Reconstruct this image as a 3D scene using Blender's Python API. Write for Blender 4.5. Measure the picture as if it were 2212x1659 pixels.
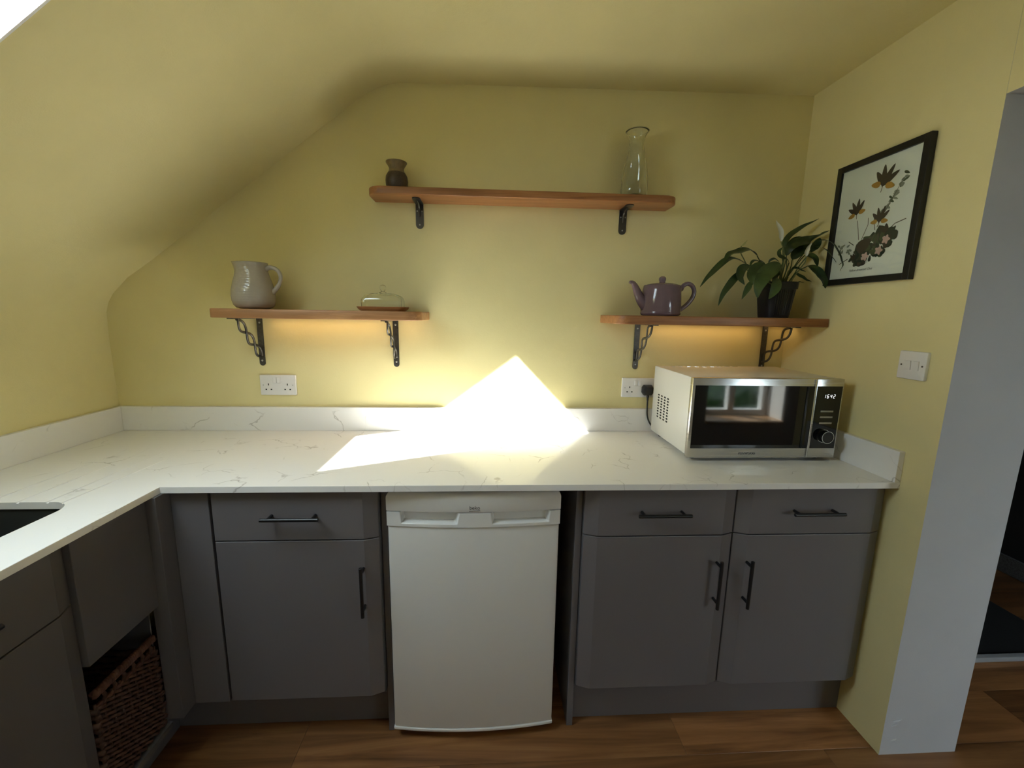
import bpy, bmesh, math, random
from mathutils import Vector, Matrix, noise

for o in list(bpy.data.objects):
    bpy.data.objects.remove(o, do_unlink=True)
S = bpy.context.scene
COL = S.collection
random.seed(7)
PI = math.pi

# ------------------------------------------------------------------ camera
CAM = Vector((1.2632, -1.7942, 1.4281))
YAW, PITCH, ROLL, FPX = -0.0570, -0.1666, 0.0173, 904.46
IW, IH = 2212, 1659
_f0 = Vector((-math.sin(YAW), math.cos(YAW), 0)); _r0 = Vector((math.cos(YAW), math.sin(YAW), 0)); _u0 = Vector((0, 0, 1))
FWD = _f0 * math.cos(PITCH) + _u0 * math.sin(PITCH)
_u1 = _u0 * math.cos(PITCH) - _f0 * math.sin(PITCH)
RGT = _r0 * math.cos(ROLL) + _u1 * math.sin(ROLL)
UPV = _u1 * math.cos(ROLL) - _r0 * math.sin(ROLL)
cam = bpy.data.cameras.new('camera'); cam_o = bpy.data.objects.new('camera', cam); COL.objects.link(cam_o)
cam.sensor_fit = 'HORIZONTAL'; cam.sensor_width = 36.0; cam.lens = FPX / IW * 36.0
cam.clip_start = 0.02
M = Matrix.Identity(4)
for i in range(3):
    M[i][0] = RGT[i]; M[i][1] = UPV[i]; M[i][2] = -FWD[i]; M[i][3] = CAM[i]
cam_o.matrix_world = M
S.camera = cam_o


def at(u, v, y):
    """point of the place seen at photo pixel (u, v), standing at depth y"""
    d = RGT * ((u - IW / 2) / FPX) - UPV * ((v - IH / 2) / FPX) + FWD
    return CAM + d * ((y - CAM.y) / d.y)


# ------------------------------------------------------------------ light and exposure
SUN_DIR = Vector((-0.5561, -0.5919, 0.5834)).normalized()      # towards the sun
SUN_STRENGTH = 10.5
SKY_STRENGTH = 4.0
EXPOSURE = 1.90
W = bpy.data.worlds.new('sky'); S.world = W; W.use_nodes = True
bg = W.node_tree.nodes['Background']
bg.inputs[0].default_value = (0.74, 0.87, 1.0, 1); bg.inputs[1].default_value = SKY_STRENGTH
sun = bpy.data.lights.new('sun', 'SUN'); sun.energy = SUN_STRENGTH; sun.angle = math.radians(0.6); sun.color = (1.0, 0.97, 0.91)
sun_o = bpy.data.objects.new('sun', sun); COL.objects.link(sun_o)
sun_o.rotation_euler = SUN_DIR.to_track_quat('Z', 'Y').to_euler()
sun_o.location = (-3, -4, 4)


def portal(name, loc, direction, sx, sy):
    l = bpy.data.lights.new(name, 'AREA'); l.shape = 'RECTANGLE'; l.size = sx; l.size_y = sy
    l.cycles.is_portal = True
    o = bpy.data.objects.new(name, l); COL.objects.link(o)
    o.location = loc; o.rotation_euler = Vector(direction).to_track_quat('-Z', 'Y').to_euler()
    return o


VS = S.view_settings
VS.view_transform = 'Standard'; VS.look = 'None'; VS.exposure = EXPOSURE; VS.gamma = 1.0
VS.use_curve_mapping = False
S.cycles.max_bounces = 12; S.cycles.diffuse_bounces = 6; S.cycles.glossy_bounces = 4
S.cycles.transparent_max_bounces = 16; S.cycles.transmission_bounces = 8
S.cycles.sample_clamp_indirect = 8.0
S.cycles.caustics_reflective = False; S.cycles.caustics_refractive = False

# ------------------------------------------------------------------ dimensions (metres)
XL, XR = -0.272, 2.570           # left and right walls
ZW, TW = 0.920, 0.019            # worktop height, thickness
ZB = ZW - TW
HU, TU = 0.102, 0.020            # upstand
YW = -0.606                      # worktop front
XLF = 0.323                      # front of the left run of worktop
YF = -0.586                      # cabinet fronts
YP = -0.693                      # end of right wall (opening jamb)
WP = 0.270                       # thickness of right wall
ZOP = 2.000                      # opening head
YR = -2.600                      # wall behind the photographer
XO = 4.255                       # far side of the next room
YO = 2.200

# ------------------------------------------------------------------ materials
def new_mat(name):
    m = bpy.data.materials.new(name); m.use_nodes = True
    nt = m.node_tree; b = nt.nodes['Principled BSDF']
    return m, nt, b


def N(nt, typ, **kw):
    n = nt.nodes.new(typ)
    for k, v in kw.items():
        if k.startswith('i_'):
            n.inputs[k[2:].replace('_', ' ')].default_value = v
        else:
            setattr(n, k, v)
    return n


def coords(nt, scale=(1, 1, 1), src='Object', rot=(0, 0, 0)):
    tc = N(nt, 'ShaderNodeTexCoord'); mp = N(nt, 'ShaderNodeMapping')
    mp.inputs['Scale'].default_value = scale; mp.inputs['Rotation'].default_value = rot
    nt.links.new(tc.outputs[src], mp.inputs['Vector'])
    return mp.outputs['Vector']


def world_coords(nt, scale=(1, 1, 1)):
    g = N(nt, 'ShaderNodeNewGeometry'); mp = N(nt, 'ShaderNodeMapping')
    mp.inputs['Scale'].default_value = scale
    nt.links.new(g.outputs['Position'], mp.inputs['Vector'])
    return mp.outputs['Vector']


def plain(name, col, rough=0.5, metal=0.0, spec=0.5, noise_amt=0.0, noise_scale=30, bump=0.0, bump_scale=200, coat=0.0):
    m, nt, b = new_mat(name)
    b.inputs['Base Color'].default_value = (*col, 1); b.inputs['Roughness'].default_value = rough
    b.inputs['Metallic'].default_value = metal; b.inputs['Specular IOR Level'].default_value = spec
    b.inputs['Coat Weight'].default_value = coat
    if noise_amt:
        nz = N(nt, 'ShaderNodeTexNoise'); nz.inputs['Scale'].default_value = noise_scale; nz.inputs['Detail'].default_value = 5
        nt.links.new(world_coords(nt), nz.inputs['Vector'])
        rp = N(nt, 'ShaderNodeValToRGB')
        a = tuple(max(0, c * (1 - noise_amt)) for c in col); c2 = tuple(min(1, c * (1 + noise_amt)) for c in col)
        rp.color_ramp.elements[0].color = (*a, 1); rp.color_ramp.elements[0].position = .3
        rp.color_ramp.elements[1].color = (*c2, 1); rp.color_ramp.elements[1].position = .7
        nt.links.new(nz.outputs['Fac'], rp.inputs['Fac']); nt.links.new(rp.outputs['Color'], b.inputs['Base Color'])
    if bump:
        nz = N(nt, 'ShaderNodeTexNoise'); nz.inputs['Scale'].default_value = bump_scale; nz.inputs['Detail'].default_value = 4
        nt.links.new(world_coords(nt), nz.inputs['Vector'])
        bp = N(nt, 'ShaderNodeBump'); bp.inputs['Strength'].default_value = bump; bp.inputs['Distance'].default_value = .002
        nt.links.new(nz.outputs['Fac'], bp.inputs['Height']); nt.links.new(bp.outputs['Normal'], b.inputs['Normal'])
    return m


def plaster(name, col):
    m, nt, b = new_mat(name)
    b.inputs['Roughness'].default_value = .75; b.inputs['Specular IOR Level'].default_value = .25
    n1 = N(nt, 'ShaderNodeTexNoise'); n1.inputs['Scale'].default_value = 2.2; n1.inputs['Detail'].default_value = 4
    nt.links.new(world_coords(nt), n1.inputs['Vector'])
    rp = N(nt, 'ShaderNodeValToRGB')
    rp.color_ramp.elements[0].color = (*[c * .96 for c in col], 1); rp.color_ramp.elements[1].color = (*[min(1, c * 1.04) for c in col], 1)
    rp.color_ramp.elements[0].position = .35; rp.color_ramp.elements[1].position = .65
    nt.links.new(n1.outputs['Fac'], rp.inputs['Fac']); nt.links.new(rp.outputs['Color'], b.inputs['Base Color'])
    n2 = N(nt, 'ShaderNodeTexNoise'); n2.inputs['Scale'].default_value = 7; n2.inputs['Detail'].default_value = 6; n2.inputs['Roughness'].default_value = .6
    nt.links.new(world_coords(nt), n2.inputs['Vector'])
    bp = N(nt, 'ShaderNodeBump'); bp.inputs['Strength'].default_value = .35; bp.inputs['Distance'].default_value = .006
    n3 = N(nt, 'ShaderNodeTexNoise'); n3.inputs['Scale'].default_value = 260; n3.inputs['Detail'].default_value = 2
    nt.links.new(world_coords(nt), n3.inputs['Vector'])
    bp2 = N(nt, 'ShaderNodeBump'); bp2.inputs['Strength'].default_value = .25; bp2.inputs['Distance'].default_value = .001
    nt.links.new(n2.outputs['Fac'], bp.inputs['Height']); nt.links.new(n3.outputs['Fac'], bp2.inputs['Height'])
    nt.links.new(bp.outputs['Normal'], bp2.inputs['Normal']); nt.links.new(bp2.outputs['Normal'], b.inputs['Normal'])
    return m


def wood(name, dark, mid, light, axis='X', scale=1.0, rough=.4, vary=0.0):
    m, nt, b = new_mat(name)
    st = {'X': (.9, 14, 14), 'Y': (14, .9, 14), 'Z': (14, 14, .9)}[axis]
    vec = coords(nt, tuple(s * scale for s in st))
    oi = N(nt, 'ShaderNodeObjectInfo')
    add = N(nt, 'ShaderNodeVectorMath', operation='ADD'); mul = N(nt, 'ShaderNodeMath', operation='MULTIPLY'); mul.inputs[1].default_value = 37.0
    nt.links.new(oi.outputs['Random'], mul.inputs[0]); nt.links.new(vec, add.inputs[0]); nt.links.new(mul.outputs[0], add.inputs[1])
    n1 = N(nt, 'ShaderNodeTexNoise'); n1.inputs['Scale'].default_value = 1.6; n1.inputs['Detail'].default_value = 8; n1.inputs['Roughness'].default_value = .62
    n1.inputs['Distortion'].default_value = .8
    nt.links.new(add.outputs[0], n1.inputs['Vector'])
    rp = N(nt, 'ShaderNodeValToRGB'); e = rp.color_ramp.elements
    e[0].position = .28; e[0].color = (*dark, 1); e[1].position = .75; e[1].color = (*light, 1)
    k = e.new(.5); k.color = (*mid, 1)
    nt.links.new(n1.outputs['Fac'], rp.inputs['Fac'])
    out = rp.outputs['Color']
    if vary:
        hs = N(nt, 'ShaderNodeHueSaturation'); mr = N(nt, 'ShaderNodeMapRange')
        mr.inputs['To Min'].default_value = 1 - vary; mr.inputs['To Max'].default_value = 1 + vary
        nt.links.new(oi.outputs['Random'], mr.inputs['Value']); nt.links.new(mr.outputs['Result'], hs.inputs['Value'])
        nt.links.new(out, hs.inputs['Color']); out = hs.outputs['Color']
    nt.links.new(out, b.inputs['Base Color'])
    b.inputs['Roughness'].default_value = rough
    bp = N(nt, 'ShaderNodeBump'); bp.inputs['Strength'].default_value = .12; bp.inputs['Distance'].default_value = .001
    nt.links.new(n1.outputs['Fac'], bp.inputs['Height']); nt.links.new(bp.outputs['Normal'], b.inputs['Normal'])
    return m


def quartz():
    m, nt, b = new_mat('white_quartz')
    v = world_coords(nt)
    n0 = N(nt, 'ShaderNodeTexNoise'); n0.inputs['Scale'].default_value = 5; n0.inputs['Detail'].default_value = 4
    nt.links.new(v, n0.inputs['Vector'])
    mx = N(nt, 'ShaderNodeMix', data_type='VECTOR'); mx.inputs[0].default_value = .17
    nt.links.new(v, mx.inputs[4]); nt.links.new(n0.outputs['Color'], mx.inputs[5])
    vo = N(nt, 'ShaderNodeTexVoronoi', feature='DISTANCE_TO_EDGE'); vo.inputs['Scale'].default_value = 9
    nt.links.new(mx.outputs[1], vo.inputs['Vector'])
    r1 = N(nt, 'ShaderNodeValToRGB'); e = r1.color_ramp.elements
    e[0].position = 0.0; e[0].color = (1, 1, 1, 1); e[1].position = .017; e[1].color = (0, 0, 0, 1)
    nt.links.new(vo.outputs['Distance'], r1.inputs['Fac'])
    n2 = N(nt, 'ShaderNodeTexNoise'); n2.inputs['Scale'].default_value = 9; n2.inputs['Detail'].default_value = 3
    nt.links.new(v, n2.inputs['Vector'])
    r2 = N(nt, 'ShaderNodeValToRGB'); r2.color_ramp.elements[0].position = .54; r2.color_ramp.elements[1].position = .66
    nt.links.new(n2.outputs['Fac'], r2.inputs['Fac'])
    mu = N(nt, 'ShaderNodeMath', operation='MULTIPLY'); nt.links.new(r1.outputs['Color'], mu.inputs[0]); nt.links.new(r2.outputs['Color'], mu.inputs[1])
    mc = N(nt, 'ShaderNodeMix', data_type='RGBA'); mc.inputs[6].default_value = (.82, .81, .80, 1); mc.inputs[7].default_value = (.50, .48, .46, 1)
    nt.links.new(mu.outputs[0], mc.inputs[0]); nt.links.new(mc.outputs[2], b.inputs['Base Color'])
    b.inputs['Roughness'].default_value = .13; b.inputs['Specular IOR Level'].default_value = .05
    return m


def brushed(name, col, rough=.28, axis='Z'):
    m, nt, b = new_mat(name)
    b.inputs['Base Color'].default_value = (*col, 1); b.inputs['Metallic'].default_value = 1.0
    sc = {'Z': (2, 2, 600), 'X': (600, 2, 2)}[axis]
    nz = N(nt, 'ShaderNodeTexNoise'); nz.inputs['Scale'].default_value = 1; nz.inputs['Detail'].default_value = 2
    nt.links.new(world_coords(nt, sc), nz.inputs['Vector'])
    mr = N(nt, 'ShaderNodeMapRange'); mr.inputs['To Min'].default_value = rough - .03; mr.inputs['To Max'].default_value = rough + .04
    nt.links.new(nz.outputs['Fac'], mr.inputs['Value']); nt.links.new(mr.outputs['Result'], b.inputs['Roughness'])
    return m


def thin_glass(name, tint=(.93, .95, .92), refl=.08):
    m = bpy.data.materials.new(name); m.use_nodes = True; nt = m.node_tree; nt.nodes.clear()
    out = N(nt, 'ShaderNodeOutputMaterial'); mix = N(nt, 'ShaderNodeMixShader')
    tr = N(nt, 'ShaderNodeBsdfTransparent'); tr.inputs['Color'].default_value = (*tint, 1)
    gl = N(nt, 'ShaderNodeBsdfGlossy'); gl.inputs['Roughness'].default_value = .02
    lw = N(nt, 'ShaderNodeLayerWeight'); lw.inputs['Blend'].default_value = .5
    pw = N(nt, 'ShaderNodeMath', operation='POWER'); pw.inputs[1].default_value = 4.0
    nt.links.new(lw.outputs['Facing'], pw.inputs[0])
    mr = N(nt, 'ShaderNodeMapRange'); mr.inputs['To Min'].default_value = refl * .5; mr.inputs['To Max'].default_value = .8
    nt.links.new(pw.outputs[0], mr.inputs['Value']); nt.links.new(mr.outputs['Result'], mix.inputs[0])
    nt.links.new(tr.outputs[0], mix.inputs[1]); nt.links.new(gl.outputs[0], mix.inputs[2]); nt.links.new(mix.outputs[0], out.inputs['Surface'])
    return m


def real_glass(name):
    m, nt, b = new_mat(name)
    b.inputs['Base Color'].default_value = (.97, .985, .97, 1); b.inputs['Roughness'].default_value = 0.0
    b.inputs['IOR'].default_value = 1.45; b.inputs['Transmission Weight'].default_value = 1.0
    return m


def ribbed_glaze(name, col):
    m, nt, b = new_mat(name)
    b.inputs['Roughness'].default_value = .10
    nz = N(nt, 'ShaderNodeTexNoise'); nz.inputs['Scale'].default_value = 90; nz.inputs['Detail'].default_value = 4
    nt.links.new(world_coords(nt), nz.inputs['Vector'])
    rp = N(nt, 'ShaderNodeValToRGB')
    rp.color_ramp.elements[0].color = (*[c * .93 for c in col], 1); rp.color_ramp.elements[1].color = (*[c * 1.06 for c in col], 1)
    nt.links.new(nz.outputs['Fac'], rp.inputs['Fac']); nt.links.new(rp.outputs['Color'], b.inputs['Base Color'])
    wv = N(nt, 'ShaderNodeTexWave'); wv.bands_direction = 'Z'; wv.inputs['Scale'].default_value = 34; wv.inputs['Distortion'].default_value = 1.2
    nt.links.new(world_coords(nt), wv.inputs['Vector'])
    bp = N(nt, 'ShaderNodeBump'); bp.inputs['Strength'].default_value = .13; bp.inputs['Distance'].default_value = .0015
    nt.links.new(wv.outputs['Fac'], bp.inputs['Height']); nt.links.new(bp.outputs['Normal'], b.inputs['Normal'])
    return m


def emis(name, col, strength):
    m, nt, b = new_mat(name)
    b.inputs['Base Color'].default_value = (*col, 1)
    b.inputs['Emission Color'].default_value = (*col, 1); b.inputs['Emission Strength'].default_value = strength
    return m


def leaf_mat(name, c1, c2):
    m, nt, b = new_mat(name)
    nz = N(nt, 'ShaderNodeTexNoise'); nz.inputs['Scale'].default_value = 18; nz.inputs['Detail'].default_value = 3
    nt.links.new(world_coords(nt), nz.inputs['Vector'])
    rp = N(nt, 'ShaderNodeValToRGB'); rp.color_ramp.elements[0].color = (*c1, 1); rp.color_ramp.elements[1].color = (*c2, 1)
    rp.color_ramp.elements[0].position = .35; rp.color_ramp.elements[1].position = .7
    nt.links.new(nz.outputs['Fac'], rp.inputs['Fac']); nt.links.new(rp.outputs['Color'], b.inputs['Base Color'])
    b.inputs['Roughness'].default_value = .34
    return m


YEL = (.745, .665, .355)
MT = dict(
    yellow=plaster('yellow_plaster', YEL),
    jamb=plaster('pale_grey_paint', (.52, .53, .56)),
    white=plain('white_paint', (.78, .78, .76), .5),
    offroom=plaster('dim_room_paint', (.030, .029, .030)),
    quartz=quartz(),
    grey=plain('grey_cabinet_lacquer', (.150, .140, .148), .42, spec=.4, noise_amt=.03, noise_scale=3),
    carcass=plain('dark_grey_board', (.10, .095, .10), .6),
    black=plain('matt_black_metal', (.008, .008, .009), .38),
    blackplastic=plain('black_plastic', (.012, .012, .013), .35),
    fridge=plain('white_fridge_enamel', (.70, .69, .675), .28, bump=.06, bump_scale=900),
    fridgetrim=plain('white_gloss_plastic', (.74, .74, .735), .22),
    hole=plain('dark_recess', (.004, .004, .004), .8),
    socket=plain('white_switch_plastic', (.78, .77, .77), .25),
    screw=plain('steel_screw', (.5, .5, .5), .3, metal=1),
    oak=wood('oiled_oak', (.21, .085, .028), (.33, .140, .05), (.45, .21, .082), 'X', 2.3, .42),
    oak2=wood('oiled_oak_warm', (.27, .125, .048), (.38, .180, .072), (.54, .29, .13), 'X', 2.3, .42),
    floorwood=wood('walnut_laminate', (.095, .038, .014), (.26, .115, .042), (.46, .225, .085), 'X', .8, .38, vary=.32),
    sillwood=wood('sill_oak', (.35, .2, .1), (.5, .3, .15), (.6, .38, .2), 'X', 1, .4),
    iron=plain('blackened_iron', (.11, .105, .10), .40, metal=.85, noise_amt=.2, noise_scale=120),
    iron2=plain('pressed_steel_dark', (.10, .098, .098), .28, metal=.9),
    ceramic=ribbed_glaze('cream_stoneware_glaze', (.40, .365, .325)),
    mauve=plain('mauve_glaze', (.165, .112, .140), .10, noise_amt=.04, noise_scale=40),
    vase_top=plain('olive_brown_glaze', (.20, .145, .075), .28, noise_amt=.2, noise_scale=90),
    vase_low=plain('dark_brown_stoneware', (.045, .028, .020), .45, noise_amt=.35, noise_scale=160),
    glass=real_glass('clear_glass'),
    pane=thin_glass('window_glass', (.96, .98, .97), .05),
    blackglass=plain('black_glass', (.004, .004, .004), .04, spec=.6),
    steel=brushed('brushed_steel', (.62, .61, .59), .26),
    silver=plain('silver_grey_enamel', (.66, .66, .635), .33, spec=.45),
    chrome=plain('bright_chrome', (.75, .75, .76), .10, metal=1),
    display=emis('white_led_digits', (.95, .97, 1.0), .27),
    silverprint=plain('silver_print', (.36, .35, .31), .3, metal=.4),
    ink=plain('dark_print_ink', (.02, .02, .025), .5),
    steelprint=plain('grey_print_ink', (.08, .08, .08), .5),
    paper=plain('print_paper', (.84, .84, .78), .55),
    frame=plain('black_frame_wood', (.008, .008, .008), .35),
    leaf=leaf_mat('dark_leaf', (.014, .034, .010), (.035, .070, .018)),
    leaf2=leaf_mat('mid_leaf', (.030, .062, .014), (.065, .115, .030)),
    stem=plain('pale_green_stem', (.16, .19, .07), .5),
    spathe=plain('white_spathe', (.72, .72, .62), .5),
    bud=plain('yellow_green_bud', (.50, .50, .20), .5),
    pot=plain('dark_blue_black_pot', (.010, .011, .018), .35),
    soil=plain('potting_soil', (.02, .014, .01), .95, bump=.8, bump_scale=120),
    sink=plain('dark_composite_sink', (.055, .058, .055), .28, metal=.35),
    wicker=plain('brown_wicker', (.085, .040, .026), .6, noise_amt=.45, noise_scale=70),
    wicker2=plain('brown_wicker_rim', (.125, .055, .038), .6, noise_amt=.4, noise_scale=60),
    led=emis('warm_led', (1.0, .62, .24), 2.0),
    rug=plain('black_rug_pile', (.010, .010, .011), .95, bump=.9, bump_scale=400),
    throw=plain('grey_baseboard_paint', (.13, .13, .135), .9, noise_amt=.4, noise_scale=220, bump=.9, bump_scale=300),
    strip=plain('grey_threshold', (.40, .41, .43), .4),
    copper=plain('p', (.2, .1, .05), .4),
)
del MT['copper']

# ------------------------------------------------------------------ mesh helpers
def box(bm, x0, x1, y0, y1, z0, z1):
    v = [bm.verts.new(p) for p in ((x0, y0, z0), (x1, y0, z0), (x1, y1, z0), (x0, y1, z0), (x0, y0, z1), (x1, y0, z1), (x1, y1, z1), (x0, y1, z1))]
    fs = [(3, 2, 1, 0), (4, 5, 6, 7), (0, 1, 5, 4), (1, 2, 6, 5), (2, 3, 7, 6), (3, 0, 4, 7)]
    return [bm.faces.new([v[i] for i in f]) for f in fs]


def B(*boxes, bevel=0, seg=2):
    bm = bmesh.new()
    for b in boxes:
        box(bm, *b)
    if bevel:
        bmesh.ops.bevel(bm, geom=list(bm.edges), offset=bevel, segments=seg, profile=.5, affect='EDGES', clamp_overlap=True)
    return bm


def prism(poly, a0, a1, axis='z', bm=None):
    """extrude 2-D polygon along an axis; poly in the two other axes, in x,y,z order"""
    bm = bm or bmesh.new()
    def P(p, a):
        return {'z': (p[0], p[1], a), 'y': (p[0], a, p[1]), 'x': (a, p[0], p[1])}[axis]
    lo = [bm.verts.new(P(p, a0)) for p in poly]; hi = [bm.verts.new(P(p, a1)) for p in poly]
    n = len(poly)
    fs = [bm.faces.new(lo[::-1]), bm.faces.new(hi)]
    for i in range(n):
        j = (i + 1) % n
        fs.append(bm.faces.new((lo[i], lo[j], hi[j], hi[i])))
    bmesh.ops.recalc_face_normals(bm, faces=fs)
    return bm


def bevel_where(bm, fn, off, seg=3):
    es = [e for e in bm.edges if fn(e)]
    if es:
        bmesh.ops.bevel(bm, geom=es, offset=off, segments=seg, profile=.5, affect='EDGES', clamp_overlap=True)
    return bm


def lathe(prof, cx, cy, z0=0, n=40, bm=None, sx=1.0, sy=1.0, close=False):
    """prof list of (r, z)"""
    bm = bm or bmesh.new(); rings = []
    for r, z in prof:
        if r < 1e-6:
            rings.append([bm.verts.new((cx, cy, z0 + z))])
        else:
            rings.append([bm.verts.new((cx + r * sx * math.cos(2 * PI * k / n), cy + r * sy * math.sin(2 * PI * k / n), z0 + z)) for k in range(n)])
    for a, b in zip(rings, rings[1:]):
        for k in range(n):
            l = (k + 1) % n
            if len(a) == 1 and len(b) == 1: continue
            if len(a) == 1: bm.faces.new((a[0], b[k], b[l]))
            elif len(b) == 1: bm.faces.new((a[k], a[l], b[0]))
            else: bm.faces.new((a[k], a[l], b[l], b[k]))
    return bm


def catmull(pts, n=8):
    pts = [Vector(p) for p in pts]
    if len(pts) < 3:
        return [pts[0].lerp(pts[-1], i / n) for i in range(n + 1)]
    out = []; P = [pts[0] * 2 - pts[1]] + pts + [pts[-1] * 2 - pts[-2]]
    for i in range(1, len(P) - 2):
        for k in range(n):
            t = k / n
            a, b, c, d = P[i - 1], P[i], P[i + 1], P[i + 2]
            out.append(.5 * ((2 * b) + (c - a) * t + (2 * a - 5 * b + 4 * c - d) * t * t + (3 * b - a - 3 * c + d) * t ** 3))
    out.append(pts[-1]); return out


def tube(pts, rad, n=10, bm=None, flat=1.0, cap=True, up=Vector((0, 0, 1))):
    """tube through points; rad a number or list; flat squashes along second axis"""
    bm = bm or bmesh.new(); pts = [Vector(p) for p in pts]; m = len(pts)
    rs = rad if isinstance(rad, (list, tuple)) else [rad] * m
    rings = []; prev = None
    for i, p in enumerate(pts):
        t = (pts[min(i + 1, m - 1)] - pts[max(i - 1, 0)]).normalized()
        if prev is None:
            a = up.cross(t)
            if a.length < 1e-3: a = Vector((1, 0, 0)).cross(t)
            a.normalize()
        else:
            a = prev - t * prev.dot(t); a.normalize()
        prev = a; b = t.cross(a)
        rings.append([bm.verts.new(p + (a * math.cos(2 * PI * k / n) + b * flat * math.sin(2 * PI * k / n)) * rs[i]) for k in range(n)])
    for a, b in zip(rings, rings[1:]):
        for k in range(n):
            l = (k + 1) % n; bm.faces.new((a[k], a[l], b[l], b[k]))
    if cap:
        bm.faces.new(rings[0][::-1]); bm.faces.new(rings[-1])
    return bm


def rrect(x0, x1, y0, y1, r, seg=6):
    """rounded rectangle; r single or (x0y0, x1y0, x1y1, x0y1)"""
    rr = r if isinstance(r, (list, tuple)) else (r,) * 4
    out = []
    for (cx, cy, a0, q) in ((x0, y0, PI, rr[0]), (x1, y0, 1.5 * PI, rr[1]), (x1, y1, 0, rr[2]), (x0, y1, .5 * PI, rr[3])):
        if q <= 0: out.append((cx, cy)); continue
        ox = cx + q if cx == x0 else cx - q; oy = cy + q if cy == y0 else cy - q
        for k in range(seg + 1):
            a = a0 + .5 * PI * k / seg
            out.append((ox + q * math.cos(a), oy + q * math.sin(a)))
    return out


def empty(name, loc, label, cat, group=None):
    o = bpy.data.objects.new(name, None); COL.objects.link(o); o.location = loc
    o.empty_display_size = .05
    o['label'] = label; o['category'] = cat
    if group: o['group'] = group
    return o


ORG = {}


def origin(o):
    v = Vector((0, 0, 0)); 
    while o is not None:
        v = v + o.location; o = o.parent
    return v


def obj(name, bm, mat, parent=None, smooth=False, angle=None, label=None, cat=None, kind=None, group=None):
    """link a bmesh (world coordinates) as one object with its origin at its centre"""
    bmesh.ops.recalc_face_normals(bm, faces=list(bm.faces))
    me = bpy.data.meshes.new(name)
    vs = [v.co for v in bm.verts]
    c = Vector(((min(v.x for v in vs) + max(v.x for v in vs)) / 2, (min(v.y for v in vs) + max(v.y for v in vs)) / 2, min(v.z for v in vs)))
    for v in bm.verts: v.co -= c
    bm.to_mesh(me); bm.free()
    mats = mat if isinstance(mat, (list, tuple)) else [mat]
    for mm in mats: me.materials.append(MT[mm] if isinstance(mm, str) else mm)
    o = bpy.data.objects.new(name, me); COL.objects.link(o)
    if parent is not None:
        o.parent = parent; o.location = c - origin(parent)
    else:
        o.location = c
    if smooth or angle is not None:
        for p in me.polygons: p.use_smooth = True
        if angle is not None:
            es = me.edges; me.set_sharp_from_angle(angle=math.radians(angle))
    if label: o['label'] = label
    if cat: o['category'] = cat
    if kind: o['kind'] = kind
    if group: o['group'] = group
    return o


def struct(name, bm, mat, parent=None, label=None, **kw):
    return obj(name, bm, mat, parent, label=label, kind='structure', **kw)


def boolean(o, cutters):
    """cut bmeshes (world coordinates) out of an object and bake the result"""
    tmp = []
    for bm in cutters:
        bmesh.ops.recalc_face_normals(bm, faces=list(bm.faces))
        me = bpy.data.meshes.new('cut'); bm.to_mesh(me); bm.free()
        c = bpy.data.objects.new('cut', me); COL.objects.link(c); tmp.append(c)
        md = o.modifiers.new('b', 'BOOLEAN'); md.operation = 'DIFFERENCE'; md.object = c; md.solver = 'EXACT'
    bpy.context.view_layer.update()
    dg = bpy.context.evaluated_depsgraph_get()
    me2 = bpy.data.meshes.new_from_object(o.evaluated_get(dg))
    o.modifiers.clear(); old = o.data; o.data = me2; me2.name = o.name
    bpy.data.meshes.remove(old)
    for c in tmp:
        me = c.data; bpy.data.objects.remove(c, do_unlink=True); bpy.data.meshes.remove(me)


def text_bm(txt, size, loc, xdir, updir, extrude=.0004, shear=0.0, align='CENTER'):
    cu = bpy.data.curves.new('txt', 'FONT'); cu.body = txt; cu.size = size; cu.extrude = extrude; cu.align_x = align; cu.shear = shear
    cu.resolution_u = 4
    o = bpy.data.objects.new('txt', cu); COL.objects.link(o)
    bpy.context.view_layer.update()
    me = bpy.data.meshes.new_from_object(o.evaluated_get(bpy.context.evaluated_depsgraph_get()))
    bm = bmesh.new(); bm.from_mesh(me)
    X = Vector(xdir).normalized(); U = Vector(updir).normalized(); Zd = X.cross(U)
    for v in bm.verts: v.co = Vector(loc) + X * v.co.x + U * v.co.y + Zd * v.co.z
    bpy.data.objects.remove(o, do_unlink=True); bpy.data.curves.remove(cu); bpy.data.meshes.remove(me)
    return bm


# ------------------------------------------------------------------ room shell
ZC0, ZC1 = 2.293, 2.317
PROFILE = [(XL, -.06), (XL, 1.02), (XL - .004, 1.13), (XL - .005, 1.28), (XL - .001, 1.405), (XL + .012, 1.445), (XL + .034, 1.480), (XL + .097, 1.543),
           (-.070, 1.616), (.003, 1.6704), (.573, 2.0950), (.66, 2.157), (.75, 2.225), (.79, 2.252), (.83, 2.272), (.87, 2.285), (.92, ZC0), (XR, ZC1)]
SKY_Y0, SKY_Y1 = -1.374, -0.858

# back wall
bm = bmesh.new()
bm.faces.new([bm.verts.new((x, 0, z)) for x, z in PROFILE] + [bm.verts.new((XR, 0, -.06))])
r = bmesh.ops.extrude_face_region(bm, geom=list(bm.faces))
for v in [g for g in r['geom'] if isinstance(g, bmesh.types.BMVert)]: v.co.y = .12
wall_back = struct('wall_back', bm, 'yellow', label='yellow painted back wall of the kitchen behind the shelves')

# left wall, then ceiling (slope and flat) swept along y from the same profile
def sweep(prof, ys, hole=None):
    bm = bmesh.new()
    g = [[bm.verts.new((x, y, z)) for y in ys] for x, z in prof]
    for i in range(len(prof) - 1):
        for j in range(len(ys) - 1):
            if hole and hole(prof[i], prof[i + 1], ys[j], ys[j + 1]): continue
            bm.faces.new((g[i][j], g[i + 1][j], g[i + 1][j + 1], g[i][j + 1]))
    return bm


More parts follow.
